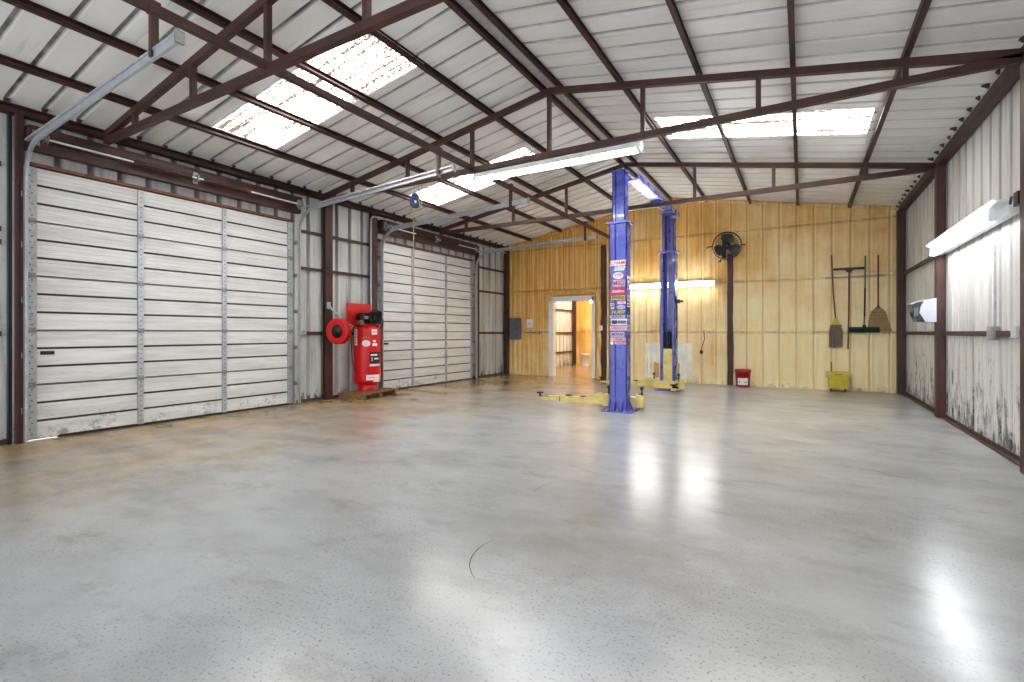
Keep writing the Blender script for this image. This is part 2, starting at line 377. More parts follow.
# ------------------------------------------------------------------ side walls of ribbed sheet
def sheet(b, side, y0, y1, z0, z1, per=0.305):
    X = XL if side < 0 else XR
    pts = []; k = math.floor((y0)/per)-1
    while k*per < y1+per:
        for dy, dx in ((0, 0), (0.105, 0), (0.125, 0.032), (0.165, 0.032), (0.185, 0)): pts.append((k*per+dy, dx))
        k += 1
    def at(y):
        for (a, da), (c, dc) in zip(pts, pts[1:]):
            if a <= y <= c: return da+(dc-da)*(y-a)/(c-a)
        return 0
    cut = [(y0, at(y0))] + [p for p in pts if y0 < p[0] < y1] + [(y1, at(y1))]
    z1f = z1
    b.strip([[(X+side*d, y, z0), (X+side*d, y, z1f)] for y, d in cut])
    b.strip([[(X+side*(d+0.005), y, z0), (X+side*(d+0.005), y, z1f)] for y, d in cut])
D1 = (1.99, 5.28); D2 = (7.27, 10.52); DH = 3.05
b = MB(); zt = roof_z(XL)-0.02
sheet(b, -1, YF, D1[0], 0, zt); sheet(b, -1, D1[0], D1[1], DH, zt); sheet(b, -1, D1[1], D2[0], 0, zt)
sheet(b, -1, D2[0], D2[1], DH, zt); sheet(b, -1, D2[1], 17.3, 0, zt)
struct(b.build('wall_left', M['wall_l']))
b = MB(); sheet(b, 1, YF, YB+0.1, 0, roof_z(XR)-0.02); struct(b.build('wall_right', M['wall_r']))
# sill angles at the feet of the walls
for nm, X, segs in (('baseboard_left', XL+0.03, ((YF, 1.86), (5.4, 5.89), (6.07, 6.98), (10.6, 12.1))), ('baseboard_right', XR-0.03, ((YF, 9.0), (9.2, 12.15)))):
    b = MB()
    for y0, y1 in segs:
        b.box((X-0.03, y0, 0.0), (X+0.03, y1, 0.012)); b.box((X-(0.03 if X < 0 else -0.022), y0, 0), (X-(0.022 if X < 0 else -0.03), y1, 0.05))
    struct(b.build(nm, M['dark'] if X < 0 else M['brown']))

# ------------------------------------------------------------------ back wall of sprayed foam
import mathutils.noise as mn
DX0, DX1, DZ = -5.98, -4.66, 2.15
def foam_depth(x, z):
    v = 0.02
    f = ((x+0.43)/0.3225) % 1.0; d = min(f, 1-f)*0.3225           # vertical rib seams
    v -= 0.022*math.exp(-(d/0.012)**2); v += 0.012*math.exp(-((d-0.035)/0.015)**2)
    if x < -1.5: v += 0.010*math.sin(x*43)*math.exp(-((mn.noise((x*3, 0, z*.3))-.1)**2)*4)
    for zz in (1.2, 2.35, 3.5):
        dz = z - zz - 0.012*mn.noise((x*4, zz, 0)); v -= 0.03*math.exp(-(dz/0.014)**2); v += 0.016*math.exp(-((abs(dz)-0.045)/0.02)**2)
    if z < 0.14: v += 0.035*(1-z/0.14)*(0.6+0.6*mn.noise((x*5, 3, 0)))
    v += 0.018*mn.noise((x*1.7, z*1.7, 2)) + 0.008*mn.noise((x*7, z*4, 5))
    return v
def foam_wall(b, x0, x1, Y, hole=None, sx=0.02, sz=0.035, zmax=None):
    nx = int((x1-x0)/sx); idx = {}
    vs = []; fs = []
    for i in range(nx+1):
        x = x0+(x1-x0)*i/nx; zt = roof_z(x)+0.02 if zmax is None else zmax; nz = int(4.5/sz)
        for j in range(nz+1):
            z = zt*j/nz; vs.append((x, Y-foam_depth(x, z), z)); idx[i, j] = len(vs)-1
    for i in range(nx):
        for j in range(nz):
            x = x0+(x1-x0)*(i+.5)/nx; z = vs[idx[i, j]][2]+0.5*sz
            if hole and hole[0] < x < hole[1] and z < hole[2]: continue
            fs.append((idx[i, j], idx[i+1, j], idx[i+1, j+1], idx[i, j+1]))
    b.add(vs, fs, True)
b = MB(); foam_wall(b, XL, XR, YB, (DX0+0.05, DX1-0.05, DZ-0.04))
rows = []
b.prism([(XL, 0), (DX0, 0), (DX0, DZ), (XL, DZ)], YB+0.03, YB+0.1, lambda u, v, w: (u, w, v))
b.prism([(DX1, 0), (XR, 0), (XR, DZ), (DX1, DZ)], YB+0.03, YB+0.1, lambda u, v, w: (u, w, v))
b.prism([(XL, DZ), (XR, DZ), (XR, roof_z(XR)), (RX, RZ), (XL, roof_z(XL))], YB+0.03, YB+0.1, lambda u, v, w: (u, w, v))
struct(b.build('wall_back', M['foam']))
# room behind
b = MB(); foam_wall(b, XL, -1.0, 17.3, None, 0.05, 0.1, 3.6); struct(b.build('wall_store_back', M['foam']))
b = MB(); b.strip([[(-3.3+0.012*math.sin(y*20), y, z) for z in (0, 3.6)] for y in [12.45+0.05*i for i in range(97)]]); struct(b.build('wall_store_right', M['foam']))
b = MB(); b.box((XL, 12.4, 3.5), (-1, 17.35, 3.56)); struct(b.build('ceiling_store', M['roof']))
# door casing
b = MB()
b.box((DX0-0.02, YB-0.09, 0), (DX0+0.11, YB+0.1, DZ)); b.box((DX1-0.09, YB-0.09, 0), (DX1+0.0, YB+0.1, DZ)); b.box((DX0-0.02, YB-0.09, DZ-0.1), (DX1, YB+0.1, DZ+0.02))
o = struct(b.build('door_3', M['white'], bevel=0.006))
b = MB(); b.mat(M['foam'])
b.tube([(DX1+0.10+0.02*math.sin(i*1.3), YB-0.05, i*0.16) for i in range(15)], 0.09, 10, (1, 0.8))
struct(b.build('trim_4', M['foam']))
b = MB(); b.tube([(-6.15+i*0.15, YB-0.04, 2.26+0.015*math.sin(i*2.1)) for i in range(12)], 0.055, 10); struct(b.build('trim_5', M['foam']))
# roof edge bead along the back wall
b = MB(); b.tube([(XL+0.05+i*(XR-XL-0.1)/60, YB-0.05, roof_z(XL+0.05+i*(XR-XL-0.1)/60)-0.035+0.012*mn.noise((i*.7, 0, 0))) for i in range(61)], 0.045, 8); struct(b.build('trim_6', M['foam']))

# ------------------------------------------------------------------ purlins
pl = M['brown']
def purlin(x, label, name='roof_purlin', w=0.05, h=0.07, dz=0.0, y1=YB-0.06, lip=True):
    s = 0 if abs(x-RX) < 0.01 else (-1 if x < RX else 1); z = roof_z(x)-0.004+dz; ca = math.cos(math.atan(SL)); sa = s*math.sin(math.atan(SL))
    b = MB()
    def P(u, v): return (x+u*ca - v*sa*0 + v*s*math.sin(math.atan(SL))*0, z - u*sa + v)
    for (u0, u1, v0, v1) in ((-w/2, w/2, -0.006, 0), (-w/2, -w/2+0.006, -h, 0), (-w/2, w/2, -h, -h+0.006), (w/2-0.006, w/2, -h, -h+0.022)):
        c = [P(u0, v0), P(u1, v0), P(u1, v1), P(u0, v1)]
        b.add([(p[0], yy, p[1]) for yy in (YF, y1) for p in c], [(0,1,2,3),(7,6,5,4),(0,4,5,1),(1,5,6,2),(2,6,7,3),(3,7,4,0)])
    return tag(b.build(name, pl), label, 'purlin', 'roof purlins under the white sheets')
ordn = ['first', 'second', 'third', 'fourth']
for i in range(4):
    purlin(RX-0.925*(i+1)+0.0, f'brown steel roof purlin on the left slope, {ordn[i]} down from the ridge pair')
    purlin(RX+0.918*(i+1), f'brown steel roof purlin on the right slope, {ordn[i]} down from the ridge pair')
purlin(RX-0.11, 'brown purlin beside the ridge, left one of the ridge pair', w=0.05)
purlin(RX+0.11, 'brown purlin beside the ridge, right one of the ridge pair', w=0.05)
b = MB(); b.prism([(-0.07, -0.02), (0.07, -0.02), (0.05, 0.0), (-0.05, 0.0)], YF, YB-0.1, lambda u, v, w: (RX+u, w, RZ-0.022+v)); struct(b.build('trim_7', M['galv']))
purlin(XL+0.06, 'brown eave strut along the top of the wall with the garage doors', 'eave_strut', 0.07, 0.1, -0.02)
purlin(XR-0.06, 'brown eave strut along the top of the mildewed right wall', 'eave_strut', 0.09, 0.12, -0.02)
# rusty closure tabs where the ribs pass over the eave struts
for nm, X, s in (('trim_8', XL+0.1, -1), ('trim_9', XR-0.12, 1)):
    b = MB(); k = 0
    while P0+0.305*k+0.15 < YB-0.1:
        y = P0+0.305*k+0.1525; k += 1
        if y < YF+0.1: continue
        z = roof_z(X)-0.01; a = R.uniform(0.02, 0.05)
        b.prism([(0, 0.02), (-s*a*1.4, 0.0+SL*a), (0, -0.03)], y-0.022, y+0.022, lambda u, v, w: (X+u, w, z+v))
    struct(b.build(nm, M['dark']))

# ------------------------------------------------------------------ trusses
TZ = 3.50
def truss(Y, label):
    t = thing('roof_truss', label, 'truss', (RX, Y, TZ-0.05), 'roof trusses across the shop')
    cw, ch = 0.06, 0.075
    for s in (-1, 1):
        xe = XL+0.18 if s < 0 else XR-0.12; b = MB(); b.beam((RX, Y, RZ-0.135), (xe, Y, roof_z(xe)-0.135), cw, ch); b.build('top_chord', pl, t)
    b = MB(); b.beam((XL+0.18, Y, TZ), (XR-0.12, Y, TZ+0.02), cw, ch); b.build('bottom_chord', pl, t)
    for i in range(-3, 4):
        x = RX+1.22*i; zt = roof_z(x)-0.17
        if i == 0: zt += 0.02
        b = MB(); b.box((x-0.024, Y-0.026, TZ+0.03), (x+0.024, Y+0.026, zt)); b.build('web_post', pl, t)
    return t
T1, T2, T3 = 2.67, 5.80, 9.06
truss(T1, 'brown steel truss nearest the camera, cut off by the top of the picture')
truss(T2, 'brown steel truss carrying the lit tube light, middle of three')
truss(T3, 'brown steel truss passing behind the blue lift posts, farthest of three')
# long tie on the bottom chords with hangers for the door tracks
TX = -4.05
b = MB(); b.beam((TX, YF, TZ+0.05), (TX, YB-0.08, TZ+0.02), 0.05, 0.07)
tag(b.build('tie_beam', pl), 'long brown tie beam running front to back across all three trusses', 'beam')
for y, l in ((1.78, 'above the nearest track end of the left garage door'), (5.04, 'above the far track end of the left garage door'),
             (6.87, 'above the near track end of the farther garage door'), (10.04, 'above the far track end of the farther garage door')):
    b = MB(); b.box((TX-0.02, y-0.025, 3.19), (TX+0.02, y+0.025, TZ+0.03)); b.box((TX-0.03, y-0.035, TZ-0.0), (TX+0.03, y+0.035, TZ+0.09))
    tag(b.build('track_hanger', pl), 'short brown hanger post ' + l, 'hanger', 'track hangers under the tie beam')

# ------------------------------------------------------------------ columns
def column(x0, x1, y0, y1, z1, label, box=False, m=None):
    b = MB(); m = m or M['brown']; t = 0.014
    if box: b.box((x0, y0, 0.006), (x1, y1, z1))
    else:      # H section, flanges facing along X
        b.box((x0, y0, 0.006), (x0+t, y1, z1)); b.box((x1-t, y0, 0.006), (x1, y1, z1)); b.box((x0, (y0+y1)/2-0.006, 0.006), (x1, (y0+y1)/2+0.006, z1))
        b.box((x0, y0, 0), (x1, y1, 0.014))
    return tag(b.build('steel_column', m, bevel=0.003), label, 'column', 'brown steel wall columns')
zl = roof_z(XL)-0.12
column(-7.31, -7.27, 1.885, 1.95, zl, 'brown column at the near side of the left garage door')
column(XL+0.045, -7.29, 5.90, 6.06, zl, 'brown column behind the red hose reel')
column(XL+0.045, -7.29, 6.99, 7.15, zl, 'brown column behind the air compressor, beside the farther garage door')
column(XL+0.045, -7.28, 10.66, 10.74, zl-.1, 'brown post at the far side of the farther garage door')
column(XL+0.05, XL+0.17, 12.1, 12.2, zl, 'dark brown corner column beside the grey breaker panel', True)
column(1.63, XR-0.01, 9.0, 9.14, roof_z(1.6)-0.1, 'reddish brown column with the paper towel dispenser on it', True)
column(1.605, XR-0.01, 5.66, 5.84, roof_z(1.6)-0.1, 'reddish brown column at the right edge of the picture', True)
column(1.6, XR-0.01, 12.08, 12.2, roof_z(1.7)-0.1, 'dark brown corner column at the right end of the foam wall', True)
def foam_col(x, w, z1, label):
    b = MB(); n = 40; rows = []
    for i in range(n+1):
        z = 0.0+z1*i/n; a = w/2*(1+0.18*mn.noise((x, z*3, 0))); c = w/2*(1+0.18*mn.noise((x, z*3, 9)))
        rows.append([(x-a, YB+0.0, z), (x-a, YB-0.085, z), (x+c, YB-0.085, z), (x+c, YB, z)])
    b.strip(rows); b.add([rows[-1][0], rows[-1][1], rows[-1][2], rows[-1][3]], [(0, 1, 2, 3)])
    tag(b.build('steel_column', M['brown']), label, 'column', 'brown steel wall columns')
foam_col(-4.43, 0.14, 3.46, 'dark brown column in the foam wall right of the doorway')
foam_col(-1.41, 0.12, 3.0, 'dark brown column in the foam wall below the black fan')

# ------------------------------------------------------------------ girts
def girt(X, y0, y1, z, label, h=0.05):
    s = 1 if X < 0 else -1; b = MB()
    b.box((X, y0, z-h/2), (X+s*0.045, y1, z+h/2-0.004)); b.box((X+s*0.04, y0, z-h/2-0.006), (X+s*0.047, y1, z+h/2))
    tag(b.build('wall_girt', M['brown']), label, 'girt', 'brown girts across the ribbed walls')
for z, l in ((1.19, 'lowest'), (2.17, 'second'), (2.31, 'third'), (3.0, 'topmost')):
    girt(XL+0.006, YF, 1.80, z, f'brown wall girt at the left edge of the picture, {l} of four')
for z, l in ((1.19, 'at hip height'), (2.3, 'above head height'), (2.93, 'near the eave')):
    girt(XL+0.006, 5.42, 5.89, z, f'short brown girt {l} between the left garage door and the hose reel column')
    girt(XL+0.006, 6.07, 6.98, z, f'brown girt {l} on the wall behind the air compressor')
    girt(XL+0.006, 10.75, 12.09, z, f'brown girt {l} between the farther garage door and the corner')
for z, l in ((1.19, 'at hip height'), (2.34, 'above head height')):
    girt(XR-0.006, 9.19, 12.07, z, f'brown girt {l} on the right wall beyond the towel dispenser column')
    girt(XR-0.006, 5.87, 8.99, z, f'brown girt {l} on the right wall between the two reddish columns')
b = MB(); b.box((XL+0.045, 1.84, 0), (XL+0.10, 1.87, zl)); tag(b.build('door_post', M['black']), 'black vertical bar at the left edge of the picture', 'post')

# ------------------------------------------------------------------ garage doors
def garage_door(n, y0, y1):
    t = thing(f'door_{n}', 'x', 'x', (XL, (y0+y1)/2, 0)); del t['label']; del t['category']; t['kind'] = 'structure'
    Xd = XL+0.03; H = 0.606
    for k in range(5):
        z0 = 0.012+k*H; b = MB()
        prof = []
        def groove(z, w, d): return [(z-w, 0), (z-w*0.6, -d), (z+w*0.6, -d), (z+w, 0)]
        prof = [(0.0, -0.012), (0.008, 0)]
        zs = [0.05, 0.1, 0.15, 0.202, 0.25, 0.3, 0.352, 0.404, 0.455, 0.505, 0.556]
        for q in zs: prof += groove(q, 0.012 if q in (0.202, 0.404) else 0.006, 0.022 if q in (0.202, 0.404) else 0.005)
        prof += [(H-0.012, 0), (H-0.004, -0.014)]
        for (za, xa), (zb, xb) in zip(prof, prof[1:]):
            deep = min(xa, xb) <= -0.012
            b.mat(M['dark'] if deep else M['door'])  # deep grooves and section joints are coloured dark brown
            b.add([(Xd+0.02+xa, y0, z0+za), (Xd+0.02+xa, y1, z0+za), (Xd+0.02+xb, y1, z0+zb), (Xd+0.02+xb, y0, z0+zb)], [(0, 1, 2, 3)])
        b.mat(M['door']); b.box((Xd-0.03, y0-0.02, z0-0.002), (Xd-0.01, y1+0.02, z0+H+0.001))
        b.build('door_section', None, t)
    # stiles with punched holes, one piece per section
    W = y1-y0
    for j, yy in enumerate((y0+0.045, (3.08, 8.25)[n-1], (4.15, 9.42)[n-1], y1-0.045)):
        wd = 0.085 if j in (0, 3) else 0.062
        for k in range(5):
            z0 = 0.012+k*H; b = MB(); b.mat(M['galv']); b.box((Xd+0.021, yy-wd/2, z0+0.012), (Xd+0.045, yy+wd/2, z0+H-0.014))
            b.mat(M['black'])
            for q in range(9):
                zz = z0+0.06+q*0.062
                for o2 in ((-0.0,) if j in (1, 2) else ((-0.018,) if q % 2 else (0.0,))):
                    b.box((Xd+0.0445, yy+o2-0.006, zz-0.006), (Xd+0.0462, yy+o2+0.006, zz+0.006))
            b.build('stile', None, t)
        for k in range(1, 5):
            b = MB(); zz = 0.012+k*H; b.box((Xd+0.045, yy-0.03, zz-0.035), (Xd+0.052, yy+0.03, zz+0.03)); b.cyl((Xd+0.055, yy-0.045, zz), (Xd+0.055, yy+0.045, zz), 0.01, n=8); b.build('hinge', M['galvd'], t)
    b = MB(); b.box((Xd-0.02, y0+0.28, 0.0), (Xd+0.03, y1, 0.03)); b.build('bottom_seal', M['rubber'], t)
    b = MB(); b.box((Xd-0.02, y0-0.02, DH-0.005), (Xd+0.05, y1+0.02, DH+0.03)); b.build('head_trim', M['rust'], t)
    b = MB(); b.box((Xd+0.022, y0+0.12, 0.95), (Xd+0.03, y0+0.24, 0.99)); b.cyl((Xd+0.04, y0+0.14, 0.97), (Xd+0.04, y0+0.23, 0.97), 0.01, n=8); b.build('handle', M['cast'], t)
    return t
garage_door(1, *D1); garage_door(2, *D2)
def header(y0, y1, which):
    b = MB(); b.box((XL+0.04, y0, 3.30), (-7.21, y1, 3.44)); b.box((XL+0.08, y0, 3.19), (-7.23, y1, 3.30)); b.box((XL+0.04, y0, 3.43), (-7.2, y1, 3.45))
    tag(b.build('header_beam', M['brown']), f'double brown header beam over the {which} garage door', 'beam', 'headers over the garage doors')
    t = thing('spring_shaft', f'torsion shaft with springs in front of the header over the {which} garage door', 'door spring', (-7.13, (y0+y1)/2, 3.3), 'torsion shafts over the garage doors')
    b = MB(); b.cyl((-7.13, y0+0.05, 3.31), (-7.13, y1-0.05, 3.31), 0.011, n=10); b.build('shaft', M['white'], t)
    W = y1-y0; m = (y0+y1)/2
    for a, c in ((m-0.75, m-0.08), (m+0.08, m+0.75)):
        b = MB(); N = 60; b.tube([(-7.13, a+(c-a)*i/N, 3.31) for i in range(N+1)], 0.024, 10); 
        for i in range(26): 
            y = a+(c-a)*(i+.5)/26; b.cyl((-7.13, y-0.005, 3.31), (-7.13, y+0.005, 3.31), 0.029, n=10)
        b.build('spring', M['brown'], t)
    for y in (y0+0.06, m, y1-0.06):
        b = MB(); b.box((-7.195, y-0.03, 3.24), (-7.185, y+0.03, 3.40)); b.box((-7.19, y-0.01, 3.27), (-7.10, y+0.01, 3.35)); b.build('bearing_plate', M['galvd'], t)
    for y in (y0+0.12, y1-0.12):
        b = MB(); b.lathe([(0.05, 0), (0.05, 0.006), (0.035, 0.01), (0.035, 0.03), (0.05, 0.034), (0.05, 0.04)], (-7.13, y-0.02, 3.31), (0, 1, 0), 20); b.build('cable_drum', M['galvd'], t)
header(1.97, 5.36, 'left'); header(7.2, 10.52, 'farther')
def track(yw, ye, xe, ze, label):
    t = thing('door_track', label, 'track', (-7.2, yw, 0), 'galvanised tracks of the garage doors')
    xw = -7.25; zc = 2.86; r = 0.38
    pts = [(xw, yw, 0.02), (xw, yw, 1.4), (xw, yw, zc)]
    for i in range(1, 10):
        a = PI-(PI/2)*i/9; pts.append((xw+r+r*math.cos(a), yw, zc+r*math.sin(a)))
    pts.append((xe, ye, ze))
    b = MB(); 
    s = 1 if yw < 4 or 7 < yw < 9 else -1
    n = len(pts); P = [Vector(p) for p in pts]; sec = [(-0.025, 0.0), (0.025, 0.0), (0.025, 0.012), (0.022, 0.003), (-0.022, 0.003), (-0.025, 0.012)]
    rings = []
    for i, p in enumerate(P):
        d = (P[min(i+1, n-1)]-P[max(i-1, 0)]).normalized(); side = Vector((0, 1, 0)); side = (side-d*side.dot(d)).normalized(); up = side.cross(d)
        rings.append([p+up*u+side*s*v for u, v in ((-0.027, 0.012), (-0.027, -0.012), (0.027, -0.012), (0.027, 0.012), (0.023, 0.012), (0.023, -0.008), (-0.023, -0.008), (-0.023, 0.012))])
    m = 8; vs = [x for r_ in rings for x in r_]; fs = [(i*m+k, i*m+(k+1) % m, (i+1)*m+(k+1) % m, (i+1)*m+k) for i in range(n-1) for k in range(m)]
    b.add(vs, fs); b.build('rail', M['galv'], t)
    # reinforcing angle along the horizontal run
    p = P[-2]; q = P[-1]; b = MB(); b.beam(p+Vector((-0.35, 0, 0.036)), q+Vector((0, 0, 0.036)), 0.035, 0.018); b.build('angle', M['galv'], t)
    for z in (0.35, 0.95, 1.55, 2.15, 2.7):
        b = MB(); b.box((XL+0.05, yw-0.03, z-0.03), (xw-0.01, yw-0.022, z+0.03)); b.box((xw-0.035, yw-0.045, z-0.02), (xw-0.028, yw+0.02, z+0.02)); b.build('bracket', M['galvd'], t)
    b = MB(); b.box((xe-0.0, ye-0.03, ze-0.035), (xe+0.02, ye+0.03, ze+0.05)); b.build('end_cap', M['galvd'], t)
    return t
track(1.96, 1.76, -3.66, 3.20, 'galvanised track curving up at the left edge and ending nearest the camera')
track(5.34, 5.02, -3.80, 3.27, 'galvanised track rising right of the left garage door towards the tube light')
track(7.24, 6.85, -3.72, 3.27, 'galvanised track rising at the near side of the farther garage door')
track(10.56, 10.03, -3.78, 3.24, 'pale galvanised track in front of the foam wall, farthest of the four')
# conduit round the column by the farther door
b = MB(); X = -7.268
pts = [(X, 6.95, 0.05), (X, 6.95, 3.38)] + [(X, 6.95+0.1*(1-math.cos(a)), 3.38+0.1*math.sin(a)) for a in [PI/2*i/5 for i in range(1, 6)]] + [(X, 8.2, 3.475), (X, 10.4, 3.475), (X, 12.05, 3.46)]
b.tube(pts, 0.016, 8); tag(b.build('conduit', M['galv']), 'white conduit climbing beside the compressor and running on along the eave', 'conduit')

# ------------------------------------------------------------------ vehicle lift
L = thing('vehicle_lift', 'blue two post vehicle lift with yellow arms and an overhead beam', 'car lift', (-2.41, 9.0, 0))
bl = M['blue']
def post(y0, d, x1, dp):                  # d = +1: back faces the camera and the channel opens away
    x0 = -2.545
    y1 = y0+dp; b = MB(); t = 0.012; xm = -2.452
    yb, yo = (y0, y1) if d > 0 else (y1, y0)
    for (a0, a1, yy0, yy1, z0, z1) in ((x0, x1, y0, y1, 0.012, 2.86), (x0+0.035, x1-0.03, y0+0.02, y1-0.02, 2.88, 3.66)):
        bb = yy0 if d > 0 else yy1; oo = yy1 if d > 0 else yy0; sg = 1 if d > 0 else -1
        b.box((a0, bb, z0), (xm-0.008, bb+sg*t, z1)); b.box((xm+0.008, bb, z0), (a1, bb+sg*t, z1)); b.box((xm-0.012, bb+sg*0.06, z0), (xm+0.012, bb+sg*0.07, z1))
        b.box((a0, bb, z0), (a0+t, oo, z1)); b.box((a1-t, bb, z0), (a1, oo, z1))
        b.box((a0, oo-sg*t, z0), (a0+0.05, oo, z1)); b.box((a1-0.05, oo-sg*t, z0), (a1, oo, z1))
    return b
p1 = post(7.30, 1, -2.28, 0.2).build('post', bl, L); p2 = post(10.45, -1, -2.25, 0.27).build('post', bl, L)
for p, y0, x1, dp in ((p1, 7.30, -2.28, 0.2), (p2, 10.45, -2.25, 0.27)):
    b = MB()   # cap flange
    b.box((-2.585, y0-0.04, 2.855), (x1+0.04, y0-0.0, 2.885)); b.box((-2.585, y0+dp, 2.855), (x1+0.04, y0+dp+0.03, 2.885)); b.box((-2.585, y0, 2.855), (-2.545, y0+dp, 2.885)); b.box((x1, y0, 2.855), (x1+0.04, y0+dp, 2.885))
    b.build('cap_flange', bl, p)
    b = MB(); b.box((-2.53, y0+0.0, 3.655), (x1-0.02, y0+dp, 3.672)); b.cyl((x1-0.02, y0+0.05, 3.63), (x1+0.02, y0+0.05, 3.63), 0.025); b.build('top_plate', bl, p)
    b = MB()   # foot plate and gussets
    b.mat(bl); b.box((-2.63, y0-0.13, 0), (-2.17, y0+0.4, 0.014))
    for x in (-2.545, -2.46, -2.35, x1-0.012):
        b.prism([(0, 0.012), (-0.10, 0.012), (0, 0.2)], x, x+0.01, lambda u, v, w: (w, y0+u, v))
    b.prism([(0, 0.012), (0.08, 0.012), (0, 0.22)], y0+0.1, y0+0.11, lambda u, v, w: (x1+u, w, v)); b.prism([(0, 0.012), (-0.08, 0.012), (0, 0.22)], y0+0.1, y0+0.11, lambda u, v, w: (-2.545+u, w, v))
    b.mat(M['galvd'])
    for x, y in ((-2.6, -0.09), (-2.5, -0.09), (-2.4, -0.09), (-2.28, -0.09), (-2.19, -0.09), (-2.19, 0.2), (-2.6, 0.2)): b.cyl((x, y0+y, 0.012), (x, y0+y, 0.05), 0.013, n=8)
    b.build('foot_plate', None, p)
# overhead beam
b = MB(); b.mat(bl); b.box((-2.34, 7.52, 3.55), (-2.16, 10.5, 3.565)); b.box((-2.34, 7.52, 3.565), (-2.325, 10.5, 3.64)); b.box((-2.175, 7.52, 3.565), (-2.16, 10.5, 3.64))
b.box((-2.36, 8.98, 3.53), (-2.14, 9.14, 3.548)); b.mat(M['galvd'])
for x in (-2.31, -2.19): b.cyl((x, 9.03, 3.52), (x, 9.03, 3.53), 0.012, n=8); b.cyl((x, 9.1, 3.52), (x, 9.1, 3.53), 0.012, n=8)
b.build('overhead_beam', None, L)
# carriages
ye = M['yellow']
b = MB(); b.box((-2.50, 7.42, 0.13), (-2.29, 7.55, 0.9)); b.box((-2.66, 7.52, 0.06), (-2.14, 7.64, 0.20)); b.build('carriage', ye, L)
b = MB(); b.box((-2.49, 10.47, 0.13), (-2.31, 10.6, 0.86)); b.box((-2.66, 10.36, 0.05), (-2.10, 10.47, 0.20)); b.build('carriage', ye, L)
b = MB(); b.cyl((-2.42, 10.52, 0.86), (-2.42, 10.52, 1.22), 0.045); b.cyl((-2.36, 10.52, 0.86), (-2.36, 10.52, 1.2), 0.02); b.tube([(-2.42, 10.5, 1.2), (-2.42, 10.49, 1.27), (-2.37, 10.49, 1.27), (-2.36, 10.5, 1.18)], 0.014, 8); b.build('lift_cylinder', M['black'], L)
b = MB(); b.tube([(-2.235, 10.44, 1.95), (-2.22, 10.42, 1.8), (-2.20, 10.42, 1.4), (-2.21, 10.42, 1.1), (-2.26, 10.43, 0.95)], 0.012, 8); b.build('hose', M['rubber'], L)
b = MB(); b.box((-2.25, 10.47, 1.8), (-2.16, 10.55, 1.88)); b.box((-2.17, 10.48, 1.82), (-2.10, 10.54, 1.86)); b.build('release_lever', M['cast'], L)
def pad(b, x, y, z, r=0.05):
    b.mat(M['rubber']); b.cyl((x, y, z), (x, y, z+0.022), r, n=18); b.mat(M['black']); b.cyl((x, y, z-0.05), (x, y, z), 0.022, n=12)
def arm(px, py, tx, ty, label):
    # telescoping arm from pivot to tip
    p = Vector((px, py, 0)); q = Vector((tx, ty, 0)); d = (q-p).normalized(); n = Vector((-d.y, d.x, 0)); Ln = (q-p).length
    b = MB(); b.mat(ye)
    mid = p+d*Ln*0.66
    b.beam(p+Vector((0, 0, 0.115)), mid+Vector((0, 0, 0.105)), 0.11, 0.095)
    b.beam(mid+Vector((0, 0, 0.1)), q-d*0.17+Vector((0, 0, 0.095)), 0.085, 0.07)
    b.beam(q-d*0.17+Vector((0, 0, 0.075)), q+Vector((0, 0, 0.075)), 0.10, 0.03)
    gp = [(0, 0.155), (0.10, 0.24), (0.14, 0.24), (0.38, 0.158)]
    for s in (-1, 1): b.prism(gp, s*0.05-0.006, s*0.05+0.006, lambda u, v, w: p+d*u+n*w+Vector((0, 0, v)))
    b.cyl(p+Vector((0, 0, 0.05)), p+Vector((0, 0, 0.23)), 0.065)
    b.mat(M['black']); b.box((-0.02, -0.048, 0.06), (0.02, 0.048, 0.138), Matrix.Translation(mid) @ d.to_track_quat('X', 'Z').to_matrix().to_4x4())
    pad(b, q.x, q.y, 0.16, 0.06)
    for f in (0.33, 0.55):
        c = p+d*Ln*f; b.mat(M['rubber']); b.cyl(c+Vector((0, 0, 0.152)), c+Vector((0, 0, 0.172)), 0.055, n=18)
    b.build('swing_arm', None, L)
arm(-2.66, 7.50, -3.88, 7.58, ''); arm(-2.66, 10.42, -3.98, 10.85, '')
arm(-2.15, 7.58, -2.3, 8.15, ''); arm(-2.12, 10.42, -2.17, 9.93, '')
for x, y in ((-2.62, 7.48), (-2.12, 7.56), (-2.66, 10.40), (-2.16, 10.38)):
    b = MB(); b.cyl((x, y, 0.15), (x, y, 0.33), 0.012, n=8); b.lathe([(0.012, 0), (0.03, 0.01), (0.03, 0.03), (0.012, 0.045)], (x, y, 0.32), n=12); b.lathe([(0.012, 0), (0.026, 0.006), (0.012, 0.02)], (x, y, 0.25), n=12); b.build('lock_pin', M['cast'], L)
# stickers on the near post
def zy(y): return 1.2+(332.43-y)*0.015175
def xx(x): return -2.54+(x-610)*0.0153
def face_T(x, z, yy=7.2975): return Matrix.Translation((x, yy, z)) @ Matrix.Rotation(PI/2, 4, 'X')
def sticker(x0, x1, y0, y1, bgm, txt=None, ink=None, shape='rect', sz=None, italic=0.0, skew=0):
    b = MB(); b.mat(bgm); a, c = xx(x0), xx(x1); z1, z0 = zy(y0), zy(y1); Y0, Y1 = 7.2985, 7.2965
    if shape == 'oval': poly = [((a+c)/2+(c-a)/2*math.cos(t), (z0+z1)/2+(z1-z0)/2*math.sin(t)) for t in [2*PI*i/24 for i in range(24)]]
    else: poly = [(a, z0), (c-skew, z0), (c, z1), (a+skew, z1)]
    b.prism(poly, Y1, Y0, lambda u, v, w: (u, w, v))
    if txt: b.text(txt, sz or (z1-z0)*0.85, face_T((a+c)/2, (z0+z1)/2, Y1-0.001), ink, italic)
    b.build('sticker', None, p1)
S = sticker
